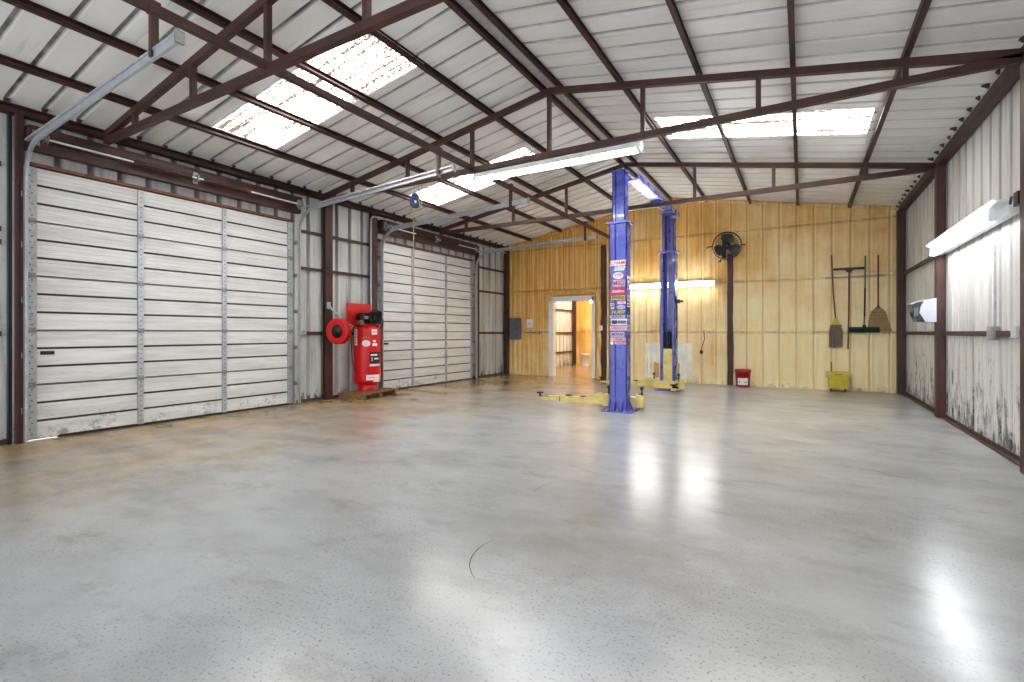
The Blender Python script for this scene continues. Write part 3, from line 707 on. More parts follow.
S(609.9, 627.2, 260.2, 265.6, M['paper'], 'CHAMP', M['ink_r'], sz=0.075, italic=0.4, skew=0.02)
S(614, 626, 266.4, 270.6, M['paper'], 'ERSON', M['ink_g'], sz=0.055, italic=0.4, skew=0.02)
S(613.2, 624, 272.2, 279, M['paper'], 'STP', M['ink_r'], 'oval', 0.07)
S(613.2, 625.6, 279.9, 286.5, M['ink_v'], 'MSD', M['ink_r'], sz=0.09)
S(611.5, 625.6, 288, 294.5, M['ink_p'], 'Edelbro', M['paper'], sz=0.06, italic=0.3)
S(611.5, 625.6, 295.6, 299.9, M['cord'], 'PENNZ', M['ink_k'], sz=0.06)
S(618, 626.5, 301.2, 304, M['pink'], 'WIX', M['ink_r'], sz=0.04)
S(610.3, 615, 303, 306, M['ink_v'], 'GM', M['ink_b'], sz=0.035); S(611.2, 615, 306.8, 309, M['ink_v'])
S(617.4, 625.8, 304.9, 309.4, M['ink_v'], 'ford', M['ink_g'], 'oval', 0.05)
S(612.8, 624.6, 310, 314.4, M['ink_b'], 'HURST', M['ink_y'], sz=0.065, italic=0.3)
S(610.3, 625.6, 315, 318.2, M['ink_v'], 'MOROSO', M['ink_b'], sz=0.04)
S(611.2, 627.4, 318.8, 325, M['paper'], None, None); S(612, 617.5, 319.8, 324.2, M['ink_b'], 'Z', M['ink_g'], sz=0.06); S(618.2, 626.5, 320.4, 323.6, M['ink_v'], 'MAC', M['ink_g'], sz=0.05)
S(610.2, 627.6, 326, 330.6, M['pink'], 'VALVOLI', M['ink_r'], sz=0.055)
S(610.6, 625, 332, 337, M['ink_v'], 'MOPAR', M['ink_b'], sz=0.055, italic=0.3)
S(610.6, 626.6, 337.5, 341.2, M['pink'], 'FRAM', M['ink_r'], sz=0.05); S(615, 627, 341.8, 344.4, M['pink'], 'HOLLEY', M['ink_r'], sz=0.035)
S(610.4, 614, 341, 345, M['paper'], None, None, 'oval')
for i, (y0, y1, mm) in enumerate(((276, 283, 'paper'), (284, 290, 'ink_v'), (295, 301, 'pink'), (303, 307, 'paper'), (308, 313, 'ink_k'), (315, 321, 'ink_g'), (325, 331, 'ink_v'), (341, 346, 'rust'))):
    b = MB(); b.mat(M[mm]); b.box((-2.2795, 7.33, zy(y1)), (-2.2775, 7.47, zy(y0))); b.mat(M['ink_b'])
    b.box((-2.278, 7.35, (zy(y0)+zy(y1))/2-0.01), (-2.2765, 7.45, (zy(y0)+zy(y1))/2+0.012)); b.build('sticker', None, p1)

# ------------------------------------------------------------------ tube lights
def tubes(t, y_or_x, pts, r=0.019):
    for p, q in pts:
        b = MB(); p = Vector(p); q = Vector(q); d = (q-p).normalized(); b.mat(M['tube']); b.cyl(p, q, r, n=14); b.mat(M['galvd']); b.cyl(p-d*0.02, p, r*1.02, n=12); b.cyl(q, q+d*0.02, r*1.02, n=12); b.build('fluorescent_tube', None, t)
Y = T2-0.02
t = thing('tube_light', 'long fluorescent fixture with white reflector hung under the middle truss', 'tube light', (-2.8, Y, 3.3))
x0, x1 = -3.98, -1.62
b = MB(); sec = [(-0.10, -0.085), (-0.035, 0.0), (0.035, 0.0), (0.10, -0.085), (0.094, -0.088), (0.03, -0.008), (-0.03, -0.008), (-0.094, -0.088)]
b.prism([(u, v) for u, v in sec], x0, x1, lambda u, v, w: (w, Y+u, 3.44+v))
b.box((x0, Y-0.03, 3.385), (x1, Y+0.03, 3.435)); b.build('reflector', M['white'], t)
tubes(t, 0, [((x0+0.06, Y-0.045, 3.352), (x1-0.06, Y-0.045, 3.352)), ((x0+0.06, Y+0.045, 3.352), (x1-0.06, Y+0.045, 3.352))])
for x in (x0+0.03, x1-0.03): b = MB(); b.box((x-0.02, Y-0.08, 3.335), (x+0.02, Y+0.08, 3.40)); b.build('tube_holder', M['white'], t)
# right wall
t = thing('tube_light', 'twin tube fluorescent fixture on the mildewed right wall', 'tube light', (1.6, 7.5, 2.3))
b = MB(); b.box((1.61, 6.12, 2.27), (1.68, 8.98, 2.37)); b.prism([(1.61, 2.37), (1.50, 2.415), (1.502, 2.422), (1.66, 2.38)], 6.12, 8.98, lambda u, v, w: (u, w, v)); b.build('housing', M['white'], t)
tubes(t, 0, [((1.572, 6.6, 2.365), (1.572, 8.93, 2.365)), ((1.56, 6.5, 2.29), (1.56, 8.93, 2.29))], 0.016)
for y in (6.45, 8.96): b = MB(); b.box((1.55, y-0.02, 2.27), (1.61, y+0.02, 2.385)); b.build('tube_holder', M['white'], t)
b = MB(); b.tube([(1.62, 6.12, 2.36), (1.60, 6.02, 2.40), (1.62, 5.92, 2.36)], 0.01, 8); b.box((1.60, 5.87, 2.30), (1.68, 5.97, 2.42)); b.build('power_lead', M['black'], t)
# back wall
t = thing('tube_light', 'fluorescent fixture on the foam wall behind the lift', 'tube light', (-2.7, YB-0.15, 2.3))
b = MB(); b.box((-3.95, YB-0.14, 2.28), (-1.72, YB-0.06, 2.40)); b.build('housing', M['white'], t)
tubes(t, 0, [((-3.93, YB-0.17, 2.36), (-1.75, YB-0.17, 2.36)), ((-3.93, YB-0.17, 2.30), (-1.75, YB-0.17, 2.30))])
for x in (-3.95, -1.73): b = MB(); b.box((x-0.015, YB-0.19, 2.27), (x+0.015, YB-0.14, 2.40)); b.build('tube_holder', M['white'], t)

# ------------------------------------------------------------------ air compressor on its pallet
a = math.radians(8)
PT = Matrix.Translation((-7.02, 6.68, 0)) @ Matrix.Rotation(a, 4, 'Z')
t = thing('pallet', 'low wooden pallet under the red air compressor', 'pallet', (-7.02, 6.68, 0))
def tb(b, p, q, T=PT): b.box(p, q, T)
for yy in (-0.46, 0.0, 0.46): b = MB(); tb(b, (-0.27, yy-0.045, 0), (0.27, yy+0.045, 0.085)); b.build('runner', M['wood'], t, 0.004)
for xv in (-0.24, -0.08, 0.08, 0.24): b = MB(); tb(b, (xv-0.055, -0.52, 0.086), (xv+0.055, 0.52, 0.106)); b.build('deck_board', M['wood'], t, 0.003)
cx, cy = -7.06, 6.66
t = thing('air_compressor', 'tall red upright air compressor standing on a wooden pallet', 'compressor', (cx, cy, 0.107))
r = 0.25
b = MB(); b.lathe([(0.05, 0.20), (0.13, 0.205), (0.20, 0.23), (0.24, 0.27), (r, 0.32), (r, 1.2), (0.24, 1.25), (0.20, 1.30), (0.12, 1.335), (0.04, 1.34)], (cx, cy, 0.0), n=40)
tank = b.build('tank', M['red'], t)
b = MB(); b.lathe([(0.175, 0.12), (0.18, 0.27), (0.172, 0.27), (0.168, 0.12)], (cx, cy, 0), n=32); b.build('base_ring', M['red'], t)
for k in range(3):
    an = 2*PI*k/3+0.6; d = Vector((math.cos(an), math.sin(an), 0)); T = Matrix.Translation((cx, cy, 0)) @ Matrix.Rotation(an, 4, 'Z'); b = MB()
    b.box((0.15, -0.05, 0.107), (0.27, 0.05, 0.12), T); b.box((0.17, -0.045, 0.12), (0.185, 0.045, 0.3), T); b.build('foot', M['red'], t)
b = MB(); b.box((cx-0.14, cy-0.2, 1.335), (cx+0.14, cy+0.22, 1.36)); b.box((cx-0.12, cy-0.18, 1.30), (cx+0.12, cy-0.17, 1.336)); b.box((cx-0.12, cy+0.17, 1.30), (cx+0.12, cy+0.18, 1.336)); b.build('top_plate', M['red'], t)
b = MB(); b.cyl((cx+0.02, cy-0.22, 1.47), (cx+0.02, cy+0.02, 1.47), 0.085, n=24); b.cyl((cx+0.02, cy-0.245, 1.47), (cx+0.02, cy-0.22, 1.47), 0.07, n=20); b.box((cx-0.05, cy-0.2, 1.36), (cx+0.09, cy, 1.40)); 
for k in range(12):
    an = 2*PI*k/12; b.box((0.083, -0.2, -0.004), (0.093, 0.0, 0.004), Matrix.Translation((cx+0.02, cy, 1.47)) @ Matrix.Rotation(an, 4, 'Y'))
b.mat(M['paper']); b.box((cx+0.10, cy-0.16, 1.45), (cx+0.108, cy-0.07, 1.5)); b.build('motor', M['black'], t)
b = MB(); b.box((cx-0.01, cy+0.10, 1.36), (cx+0.12, cy+0.24, 1.47))
for s, tl in ((-1, 0), (1, 1)):
    T = Matrix.Translation((cx+0.05, cy+0.17, 1.45)) @ Matrix.Rotation(s*0.5, 4, 'X')
    b.add([], []); 
    for q in range(6): b.box((-0.06, -0.055, 0.02+q*0.024), (0.06, 0.055, 0.034+q*0.024), T)
    b.box((-0.045, -0.04, 0.0), (0.045, 0.04, 0.17), T)
b.build('pump', M['cast'], t)
b = MB(); b.lathe([(0.115, 0), (0.125, 0.012), (0.125, 0.03), (0.115, 0.04), (0.105, 0.04), (0.105, 0.0)], (cx+0.14, cy+0.03, 1.47), (1, 0, 0), 28); b.lathe([(0.035, 0), (0.035, 0.045)], (cx+0.14, cy+0.03, 1.47), (1, 0, 0), 14)
for k in range(5):
    an = 2*PI*k/5; b.beam((cx+0.16, cy+0.03, 1.47), (cx+0.16, cy+0.03+0.11*math.cos(an), 1.47+0.11*math.sin(an)), 0.02, 0.02, (1, 0, 0))
b.build('flywheel', M['cast'], t)
b = MB(); b.box((cx-0.16, cy-0.36, 1.33), (cx-0.12, cy+0.22, 1.74)); b.box((cx-0.13, cy-0.36, 1.33), (cx-0.05, cy-0.345, 1.6)); b.build('belt_guard', M['red'], t, 0.006)
b = MB(); b.tube([(cx+0.1, cy+0.24, 1.5), (cx+0.12, cy+0.29, 1.42), (cx+0.14, cy+0.24, 1.3), (cx+0.15, cy+0.16, 1.27)], 0.012, 8); b.tube([(cx-0.1, cy-0.2, 1.33), (cx-0.12, cy-0.29, 1.2), (cx-0.1, cy-0.27, 0.7), (cx-0.08, cy-0.2, 0.35)], 0.01, 8); b.build('air_pipe', M['cast'], t)
b = MB(); b.box((cx+0.02, cy-0.28, 1.34), (cx+0.12, cy-0.2, 1.42)); b.lathe([(0.03, 0), (0.03, 0.02)], (cx+0.12, cy-0.24, 1.385), (1, 0, 0), 14); b.build('pressure_switch', M['chrome'], t)
view = math.atan2(-cy, -cx)      # direction of the front of the tank as labelled
def wrap(b, az0, az1, z0, z1, rr, n=8):
    rows = [[(cx+rr*math.cos(az0+(az1-az0)*i/n), cy+rr*math.sin(az0+(az1-az0)*i/n), z) for z in (z0, z1)] for i in range(n+1)]; b.strip(rows)
def tlabel(az, wd, z0, z1, mm, extra=None):
    b = MB(); b.mat(M[mm]); wrap(b, az-wd/2, az+wd/2, z0, z1, r+0.002)
    if extra:
        for (da, dw, e0, e1, em) in extra: b.mat(M[em]); wrap(b, az+da-dw/2, az+da+dw/2, e0, e1, r+0.0035)
    b.build('label_sticker', None, tank)
v0 = view
tlabel(v0-0.95, 0.34, 0.96, 1.26, 'paper', [(0, 0.2, 1.0+q*0.05, 1.02+q*0.05, 'ink_g') for q in range(5)])
tlabel(v0+0.55, 0.46, 1.16, 1.26, 'paper', [(0, 0.3, 1.2, 1.22, 'ink_g')])
tlabel(v0+0.62, 0.9, 0.62, 0.84, 'ink_k', [(-0.1, 0.55, 0.77, 0.80, 'paper'), (0.1, 0.4, 0.70, 0.73, 'paper'), (-0.28, 0.12, 0.67, 0.74, 'ink_v'), (0, 0.9, 0.58, 0.62, 'paper')])
tlabel(v0+0.5, 1.15, 0.30+0.02, 0.42, 'paper', [(0, 0.9, 0.36, 0.375, 'pink')])
tlabel(v0+0.75, 0.6, 0.235+0.05, 0.315, 'paper')
# round emblem with gold rays above a white blob, and red star text beside
b = MB(); b.mat(M['paper'])
az = v0-0.08
def on(azi, z, rr=r+0.003): return (cx+rr*math.cos(azi), cy+rr*math.sin(azi), z)
c = [on(az+0.30*math.cos(q), 1.0+0.06*math.sin(q)) for q in [2*PI*i/20 for i in range(20)]]
b.add([on(az, 1.0, r+0.003)]+c, [(0, i+1, (i+1) % 20+1) for i in range(20)])
b.mat(M['cord'])
for i in range(7):
    q = PI*i/6; b.add([on(az+0.34*math.cos(q)-0.05, 1.02+0.085*math.sin(q)), on(az+0.34*math.cos(q)+0.05, 1.02+0.085*math.sin(q)), on(az+0.42*math.cos(q), 1.02+0.11*math.sin(q))], [(0, 1, 2)])
b.mat(M['paper']); wrap(b, az+0.45, az+0.85, 0.95, 1.0, r+0.003); wrap(b, az+0.5, az+0.72, 1.02, 1.06, r+0.003)
b.build('emblem', None, tank)
# ------------------------------------------------------------------ hose reel on the column
hx, hy, hz = -7.0, 5.95, 1.22
ax = Vector((0.62, -0.78, 0)).normalized(); ax = Vector((0.2, -0.98, 0)).normalized()
t = thing('hose_reel', 'round red air hose reel fixed to the brown column', 'hose reel', (hx, hy, hz))
o0 = Vector((hx, hy, hz))-ax*0.05
b = MB(); b.lathe([(0.10, 0), (0.222, 0.0), (0.228, 0.008), (0.222, 0.016), (0.12, 0.018), (0.10, 0.03), (0.10, 0.0)], o0, ax, 36)
b.lathe([(0.09, 0.085), (0.11, 0.10), (0.215, 0.098), (0.228, 0.104), (0.222, 0.112), (0.21, 0.116), (0.12, 0.11), (0.09, 0.09)], o0, ax, 36); b.build('drum', M['red'], t)
b = MB()
for k in range(4): b.lathe([(0.12, 0.02+k*0.019), (0.225, 0.022+k*0.019), (0.215, 0.033+k*0.019), (0.225, 0.044+k*0.019), (0.12, 0.045+k*0.019)], o0, ax, 30)
b.build('coiled_hose', M['redd'], t)
b = MB(); b.lathe([(0.115, 0.07), (0.115, 0.118), (0.04, 0.12), (0.035, 0.14), (0.01, 0.145)], o0, ax, 24); b.build('hub', M['cast'], t)
b = MB(); b.tube([Vector((hx, hy, hz))-ax*0.07, (hx-0.05, hy+0.09, 1.46), (-7.2, 5.97, 1.6), (-7.25, 5.95, 1.69)], 0.014, 8); b.box((-7.285, 5.92, 1.62), (-7.262, 5.99, 1.74)); b.tube([Vector((hx, hy, hz))-ax*0.09, (-7.27, 6.0, 1.25)], 0.02, 8); b.build('mount_arm', M['galv'], t)
b = MB(); b.tube([Vector((hx+0.0, hy+0.14, hz+0.14)), (hx-0.03, hy+0.24, hz+0.12), (hx-0.03, hy+0.28, hz+0.1)], 0.02, 8); b.lathe([(0.03, 0), (0.035, 0.02), (0.03, 0.05)], (hx-0.03, hy+0.24, hz+0.1), (0, 1, 0), 12); b.build('hose_end', M['chrome'], t)
# small clevis on the hip-height girt
b = MB(); b.lathe([(0.05, 0), (0.05, 0.015), (0.03, 0.016), (0.03, 0.0)], (-7.32, 5.47, 1.19), (1, -0.5, 0), 16); tag(b.build('ring_bracket', M['galv']), 'small zinc ring bracket on the girt left of the hose reel', 'bracket')

# ------------------------------------------------------------------ balancer reel hanging from the truss
bx, by = -5.12, T2
t = thing('cord_reel', 'blue hanging cord reel under the middle truss with yellow cord', 'reel', (bx, by, 3.24))
vd = Vector((5.12, -5.8, 0)).normalized(); o0 = Vector((bx, by, 3.22))
b = MB()
side = Vector((-vd.y, vd.x, 0)); pr = [(0.075*math.cos(q)*(1.0), 0.075*math.sin(q)) for q in [PI*i/10 for i in range(0, 21)]]
egg = [(0.08*math.cos(q)*(1-0.18*math.sin(q)), 0.115*math.sin(q)) for q in [2*PI*i/24 for i in range(24)]]
b.prism(egg, -0.045, 0.045, lambda u, v, w: o0+side*u+Vector((0, 0, v))+vd*w); b.lathe([(0.055, 0), (0.05, 0.015), (0.02, 0.02)], o0+vd*0.045, vd, 20); b.build('housing', M['blued'], t, 0.012)
b = MB(); b.box((-0.012, -0.002, -0.05), (0.02, 0.002, -0.01), Matrix.Translation(o0+vd*0.068) @ side.to_track_quat('X', 'Z').to_matrix().to_4x4()); b.build('label_sticker', M['paper'], t)
b = MB(); b.tube([(bx, by, 3.33), (bx+0.015, by, 3.37), (bx, by, 3.41), (bx-0.015, by, 3.44), (bx, by, 3.46)], 0.007, 6); b.build('hook', M['galv'], t)
b = MB(); b.cyl((bx-0.03, by, 3.12), (bx-0.03, by, 3.07), 0.014, n=8); b.tube([(bx-0.03, by, 3.08), (bx-0.03, by, 2.4), (bx-0.035, by, 1.9)], 0.006, 6); b.build('cord', M['cord'], t)
b = MB(); b.tube([(bx+0.09, by-0.03, 3.44), (bx+0.10, by-0.03, 3.2), (bx+0.13, by-0.03, 3.05), (bx+0.15, by-0.03, 3.15), (bx+0.16, by-0.03, 3.44)], 0.006, 6); tag(b.build('pull_chain', M['cord']), 'thin yellow loop of cord hanging beside the blue reel', 'cord')

# ------------------------------------------------------------------ fan
fx, fz = -1.45, 3.14; Yf = YB-0.32
t = thing('wall_fan', 'round black cage fan mounted on top of the brown column', 'fan', (fx, Yf, fz))
fa = Vector((0.12, -1, -0.05)).normalized(); o0 = Vector((fx, Yf, fz)); u = fa.cross(Vector((0, 0, 1))).normalized(); v = fa.cross(u)
def circ(rr, off, n=36): return [o0+fa*off+(u*math.cos(2*PI*i/n)+v*math.sin(2*PI*i/n))*rr for i in range(n+1)]
b = MB()
for rr, off in ((0.30, 0.0), (0.30, 0.06), (0.30, -0.06), (0.23, 0.085), (0.16, 0.10), (0.23, -0.10), (0.1, 0.11)): b.tube(circ(rr, off), 0.008 if rr > 0.29 else 0.003, 6)
for k in range(28):
    q = 2*PI*k/28; d = u*math.cos(q)+v*math.sin(q); b.tube([o0+fa*0.11+d*0.06, o0+fa*0.10+d*0.2, o0+fa*0.06+d*0.30, o0-fa*0.06+d*0.30, o0-fa*0.11+d*0.2, o0-fa*0.12+d*0.08], 0.0028, 5)
b.strip([[p, q] for p, q in zip(circ(0.305, 0.045), circ(0.305, -0.045))]); b.build('cage', M['black'], t)
b = MB()
for k in range(3):
    q = 2*PI*k/3+0.5; rows = []
    for i in range(7):
        rr = 0.06+0.21*i/6; row = []
        for j in range(7):
            an = q+(j/6-0.5)*(0.9+0.5*math.sin(PI*i/6)); row.append(o0+(u*math.cos(an)+v*math.sin(an))*rr+fa*(0.05*(j/6-0.5)))
        rows.append(row)
    b.strip(rows); b.strip([[p+fa*0.004 for p in r_] for r_ in rows])
b.build('blades', M['smoke'], t)
b = MB(); b.lathe([(0.03, 0.06), (0.06, 0.04), (0.065, 0.0), (0.075, -0.02), (0.075, -0.12), (0.05, -0.14)], o0, fa, 20); b.build('motor', M['black'], t)
b = MB(); b.box((fx-0.12, YB-0.16, fz-0.25), (fx-0.04, YB-0.12, fz+0.2)); b.tube([o0-fa*0.13, (fx-0.08, YB-0.14, fz)], 0.02, 8)
b.tube([o0+u*0.31, o0+u*0.38, o0+u*0.42+Vector((0, 0, -0.03))], 0.014, 8); b.tube([o0-u*0.31, o0-u*0.38], 0.014, 8); b.tube([(fx-0.12, Yf, fz-0.30), (fx-0.15, Yf, fz-0.36)], 0.018, 8); b.build('mount', M['black'], t)

# ------------------------------------------------------------------ things on the foam wall
b = MB(); b.mat(M['grey']); b.box((-7.24, YB-0.13, 1.0), (-6.88, YB-0.045, 1.62), bev=0.02)
t = thing('breaker_panel', 'grey electrical breaker panel in the left corner of the foam wall', 'electrical panel', (-7.06, YB-0.08, 1.0))
b.build('box', None, t); b = MB(); b.box((-7.20, YB-0.142, 1.05), (-6.92, YB-0.13, 1.57)); b.build('cover', M['grey'], t, 0.003); b = MB(); b.box((-6.96, YB-0.155, 1.29), (-6.94, YB-0.14, 1.33)); b.build('latch', M['black'], t)
t = thing('light_switch', 'small white switch box on the foam wall between panel and doorway', 'switch', (-6.6, YB-0.06, 1.35))
b = MB(); b.box((-6.70, YB-0.075, 1.33), (-6.50, YB-0.02, 1.57), bev=0.008); b.build('plate', M['white'], t); b = MB(); b.box((-6.63, YB-0.082, 1.42), (-6.57, YB-0.07, 1.48)); b.build('toggle', M['lgrey'], t)
t = thing('light_switch', 'narrow white outlet on the dark column right of the doorway', 'switch', (-4.48, YB-0.1, 1.3))
b = MB(); b.box((-4.53, YB-0.115, 1.25), (-4.45, YB-0.08, 1.38), bev=0.006); b.build('plate', M['white'], t); b = MB(); b.box((-4.50, YB-0.12, 1.29), (-4.48, YB-0.112, 1.34)); b.build('toggle', M['lgrey'], t)
b = MB(); b.mat(M['olive']); b.tube([(-6.75, YB-0.05, 1.2), (-6.4, YB-0.055, 1.19), (-6.2, YB-0.05, 1.21)], 0.02, 8); b.tube([(-6.32, YB-0.05, 1.16), (-6.26, YB-0.06, 1.2), (-6.3, YB-0.05, 1.25)], 0.02, 8); tag(b.build('pipe_stub', M['olive']), 'brown pipe stub stuck in the seam below the white switch box', 'pipe')
b = MB()
def pz(x, z): return (x, YB-foam_depth(x, z)-0.006, z)
rows = [[pz(-3.35+1.1*i/44, 0.1+0.84*j/30) for j in range(31)] for i in range(45)]; b.strip(rows)
struct(b.build('trim_10', M['patch']))
b = MB(); rows = [[(lambda p: (p[0], p[1]-0.004, p[2]))(pz(-3.15+0.62*i/30, 0.1+(0.36+0.04*mn.noise((i*.3, 1, 0)))*j/16)) for j in range(17)] for i in range(31)]; b.strip(rows); struct(b.build('trim_11', M['orange']))
b = MB(); b.tube([(-1.98, YB-0.06, 1.25), (-1.96, YB-0.07, 1.05), (-2.02, YB-0.08, 0.85), (-2.03, YB-0.08, 0.78)], 0.008, 8); b.box((-2.06, YB-0.1, 0.70), (-2.0, YB-0.06, 0.78)); tag(b.build('power_cord', M['rubber']), 'short black cord dangling on the foam wall right of the lift', 'cord')

# red bucket
bx, by = -1.13, YB-0.27
t = thing('bucket', 'red plastic bucket with white label at the foot of the foam wall', 'bucket', (bx, by, 0))
b = MB(); b.lathe([(0.135, 0), (0.14, 0.004), (0.155, 0.32), (0.165, 0.325), (0.165, 0.36), (0.158, 0.365), (0.150, 0.362), (0.148, 0.33), (0.13, 0.02)], (bx, by, 0), n=32); body = b.build('pail', M['redd'], t)
b = MB(); b.lathe([(0.165, 0.36), (0.17, 0.365), (0.17, 0.385), (0.15, 0.387), (0.02, 0.38)], (bx, by, 0), n=32); b.build('lid', M['redd'], t)
b = MB(); b.mat(M['paper']); N = 10
az0 = math.atan2(-by, -bx)
for (da0, da1, z0, z1, mm, e) in ((-0.75, 0.75, 0.05, 0.2, 'paper', 0.002), (-0.55, -0.35, 0.09, 0.14, 'ink_g', 0.003), (0.1, 0.6, 0.1, 0.12, 'ink_g', 0.003)):
    b.mat(M[mm]); b.strip([[(bx+(0.14+0.015*z/0.32+e+0.001)*math.cos(az0+da0+(da1-da0)*i/N), by+(0.14+0.015*z/0.32+e+0.001)*math.sin(az0+da0+(da1-da0)*i/N), z) for z in (z0, z1)] for i in range(N+1)])
b.build('label_sticker', None, body)
b = MB(); b.tube([(bx+0.165*math.cos(q), by-0.02-0.02*math.sin(q), 0.34-0.13*math.sin(q)*0.3) for q in [PI*i/12 for i in range(13)]], 0.004, 6); b.build('bail', M['galvd'], t)

# yellow mop bucket / wringer
bx, by = 0.63, YB-0.25
t = thing('mop_wringer', 'yellow mop bucket wringer on small casters against the foam wall', 'mop bucket', (bx, by, 0))
b = MB()
def hull(w0, d0, z0, w1, d1, z1, th=0.012):
    def rg(w, d, z): return [(bx-w, by-d, z), (bx+w, by-d, z), (bx+w, by+d, z), (bx-w, by+d, z)]
    vs = rg(w0, d0, z0)+rg(w1, d1, z1)+rg(w1-th, d1-th, z1)+rg(w0-th, d0-th, z0+th)
    fs = [(3, 2, 1, 0), (12, 13, 14, 15)]
    for a_, b_ in ((0, 4), (4, 8), (8, 12)):
        for i in range(4): fs.append((a_+i, a_+(i+1) % 4, b_+(i+1) % 4, b_+i))
    b.add(vs, fs)
hull(0.16, 0.13, 0.06, 0.172, 0.15, 0.33); b.build('bin', M['yelp'], t, 0.008)
b = MB(); b.box((bx-0.19, by-0.16, 0.29), (bx+0.19, by-0.145, 0.41)); b.box((bx-0.205, by-0.16, 0.3), (bx-0.19, by+0.12, 0.36)); b.box((bx+0.19, by-0.16, 0.3), (bx+0.205, by+0.12, 0.36)); b.box((bx-0.2, by-0.165, 0.395), (bx+0.2, by-0.13, 0.412))
b.mat(M['olive']); b.box((bx-0.05, by-0.163, 0.34), (bx+0.06, by-0.1595, 0.36)); b.build('wringer_rim', M['yelp'], t, 0.004)
for sx in (-1, 1):
    for sy in (-1, 1): b = MB(); b.cyl((bx+sx*0.12-0.012, by+sy*0.1, 0.028), (bx+sx*0.12+0.012, by+sy*0.1, 0.028), 0.028, n=16); b.box((bx+sx*0.12-0.018, by+sy*0.1-0.01, 0.03), (bx+sx*0.12+0.018, by+sy*0.1+0.01, 0.066)); b.build('caster', M['black'], t)
b = MB(); b.tube([(bx-0.11, by-0.05, 0.3), (bx-0.115, by-0.04, 0.6)], 0.013, 8); b.mat(M['redd']); b.build('lever', M['redd'], t)

# hanging tools
Yw = YB-0.09
t = thing('mop', 'grey string mop with yellow clamp hanging on the foam wall', 'mop', (0.6, Yw, 0.9))
b = MB(); b.tube([(0.53, Yw, 2.80), (0.56, Yw-0.02, 2.0), (0.60, Yw-0.03, 1.45)], 0.013, 8); b.build('handle', M['handle'], t)
b = MB(); b.prism([(0.53, 1.36), (0.69, 1.36), (0.66, 1.42), (0.62, 1.50), (0.58, 1.50), (0.55, 1.42)], Yw-0.05, Yw-0.01, lambda u, v, w: (u, w, v)); b.build('clamp', M['yelp'], t, 0.004)
b = MB()
for i in range(26):
    x = 0.49+0.22*i/25; zb = 0.89+R.uniform(-0.02, 0.04); yo = R.uniform(-0.025, 0.015)
    b.tube([(0.52+0.17*i/25, Yw-0.03, 1.36), (x, Yw-0.035+yo, 1.2), (x+R.uniform(-.01, .01), Yw-0.04+yo, zb)], 0.011, 6)
b.build('yarn', M['mopg'], t)
t = thing('squeegee', 'floor squeegee with wide blade up, hanging beside the mop', 'squeegee', (0.83, Yw, 0.85))
b = MB(); b.tube([(0.83, Yw-0.02, 2.46), (0.825, Yw-0.02, 1.6), (0.81, Yw-0.02, 0.86)], 0.014, 8); b.build('handle', M['handle'], t)
b = MB(); b.box((0.56, Yw-0.035, 2.475), (1.09, Yw-0.01, 2.50)); b.box((0.56, Yw-0.028, 2.50), (1.09, Yw-0.018, 2.525)); b.prism([(0.80, 2.43), (0.86, 2.43), (0.90, 2.475), (0.76, 2.475)], Yw-0.035, Yw-0.01, lambda u, v, w: (u, w, v)); b.build('blade', M['black'], t)
t = thing('push_broom', 'push broom with green handle and dark bristle block, hung head down', 'broom', (1.1, Yw, 1.2))
b = MB(); b.mat(M['greenp']); b.tube([(1.10, Yw-0.03, 2.74), (1.095, Yw-0.04, 2.1)], 0.013, 8); b.mat(M['black']); b.tube([(1.095, Yw-0.04, 2.1), (1.085, Yw-0.045, 1.52)], 0.015, 8); b.mat(M['greenp']); b.tube([(1.085, Yw-0.045, 1.52), (1.08, Yw-0.05, 1.31)], 0.013, 8); b.build('handle', None, t)
b = MB(); b.box((0.82, Yw-0.09, 1.27), (1.33, Yw-0.03, 1.31)); b.box((1.05, Yw-0.07, 1.30), (1.11, Yw-0.04, 1.35)); b.build('block', M['greend'], t, 0.006)
b = MB()
for i in range(52):
    for j in range(3):
        x = 0.825+0.5*i/51; y = Yw-0.082+0.022*j; b.tube([(x, y, 1.275), (x+R.uniform(-.006, .006), y+R.uniform(-.01, .01), 1.2+R.uniform(-.006, .006))], 0.0045, 4)
b.build('bristles', M['greend'], t)
t = thing('straw_broom', 'corn broom with reddish handle hanging nearest the corner column', 'broom', (1.33, Yw, 1.25))
b = MB(); b.tube([(1.31, Yw-0.03, 2.74), (1.31, Yw-0.03, 1.68)], 0.0135, 8); b.build('handle', simple('red brown handle', srgb(134, 60, 48), 0.5), t)
b = MB()
for i in range(30):
    f = i/29-0.5
    for j in range(2): b.tube([(1.31+f*0.05, Yw-0.03+0.01*j, 1.70), (1.31+f*0.20, Yw-0.035+0.015*j, 1.62), (1.315+f*0.31, Yw-0.04+0.02*j, 1.42), (1.33+f*0.37+R.uniform(-.006, .006), Yw-0.04+0.02*j, 1.24-abs(f)*0.0+R.uniform(-.012, .012))], 0.0085, 5)
b.build('straw', M['straw'], t)
b = MB()
for z, wd in ((1.60, 0.11), (1.54, 0.13), (1.48, 0.145)): b.tube([(1.315-wd, Yw-0.055, z), (1.32, Yw-0.062, z), (1.325+wd, Yw-0.055, z)], 0.004, 6)
b.lathe([(0.018, 0), (0.03, -0.05), (0.028, -0.06)], (1.31, Yw-0.03, 1.74), n=12); b.build('stitching', M['rust'], t)
t = thing('tool_rack', 'thin wire rack of hooks holding the mop and brooms', 'rack', (0.9, YB-0.05, 2.33))
b = MB(); b.box((0.42, YB-0.055, 2.325), (1.40, YB-0.045, 2.345)); b.build('rail', M['galvd'], t)
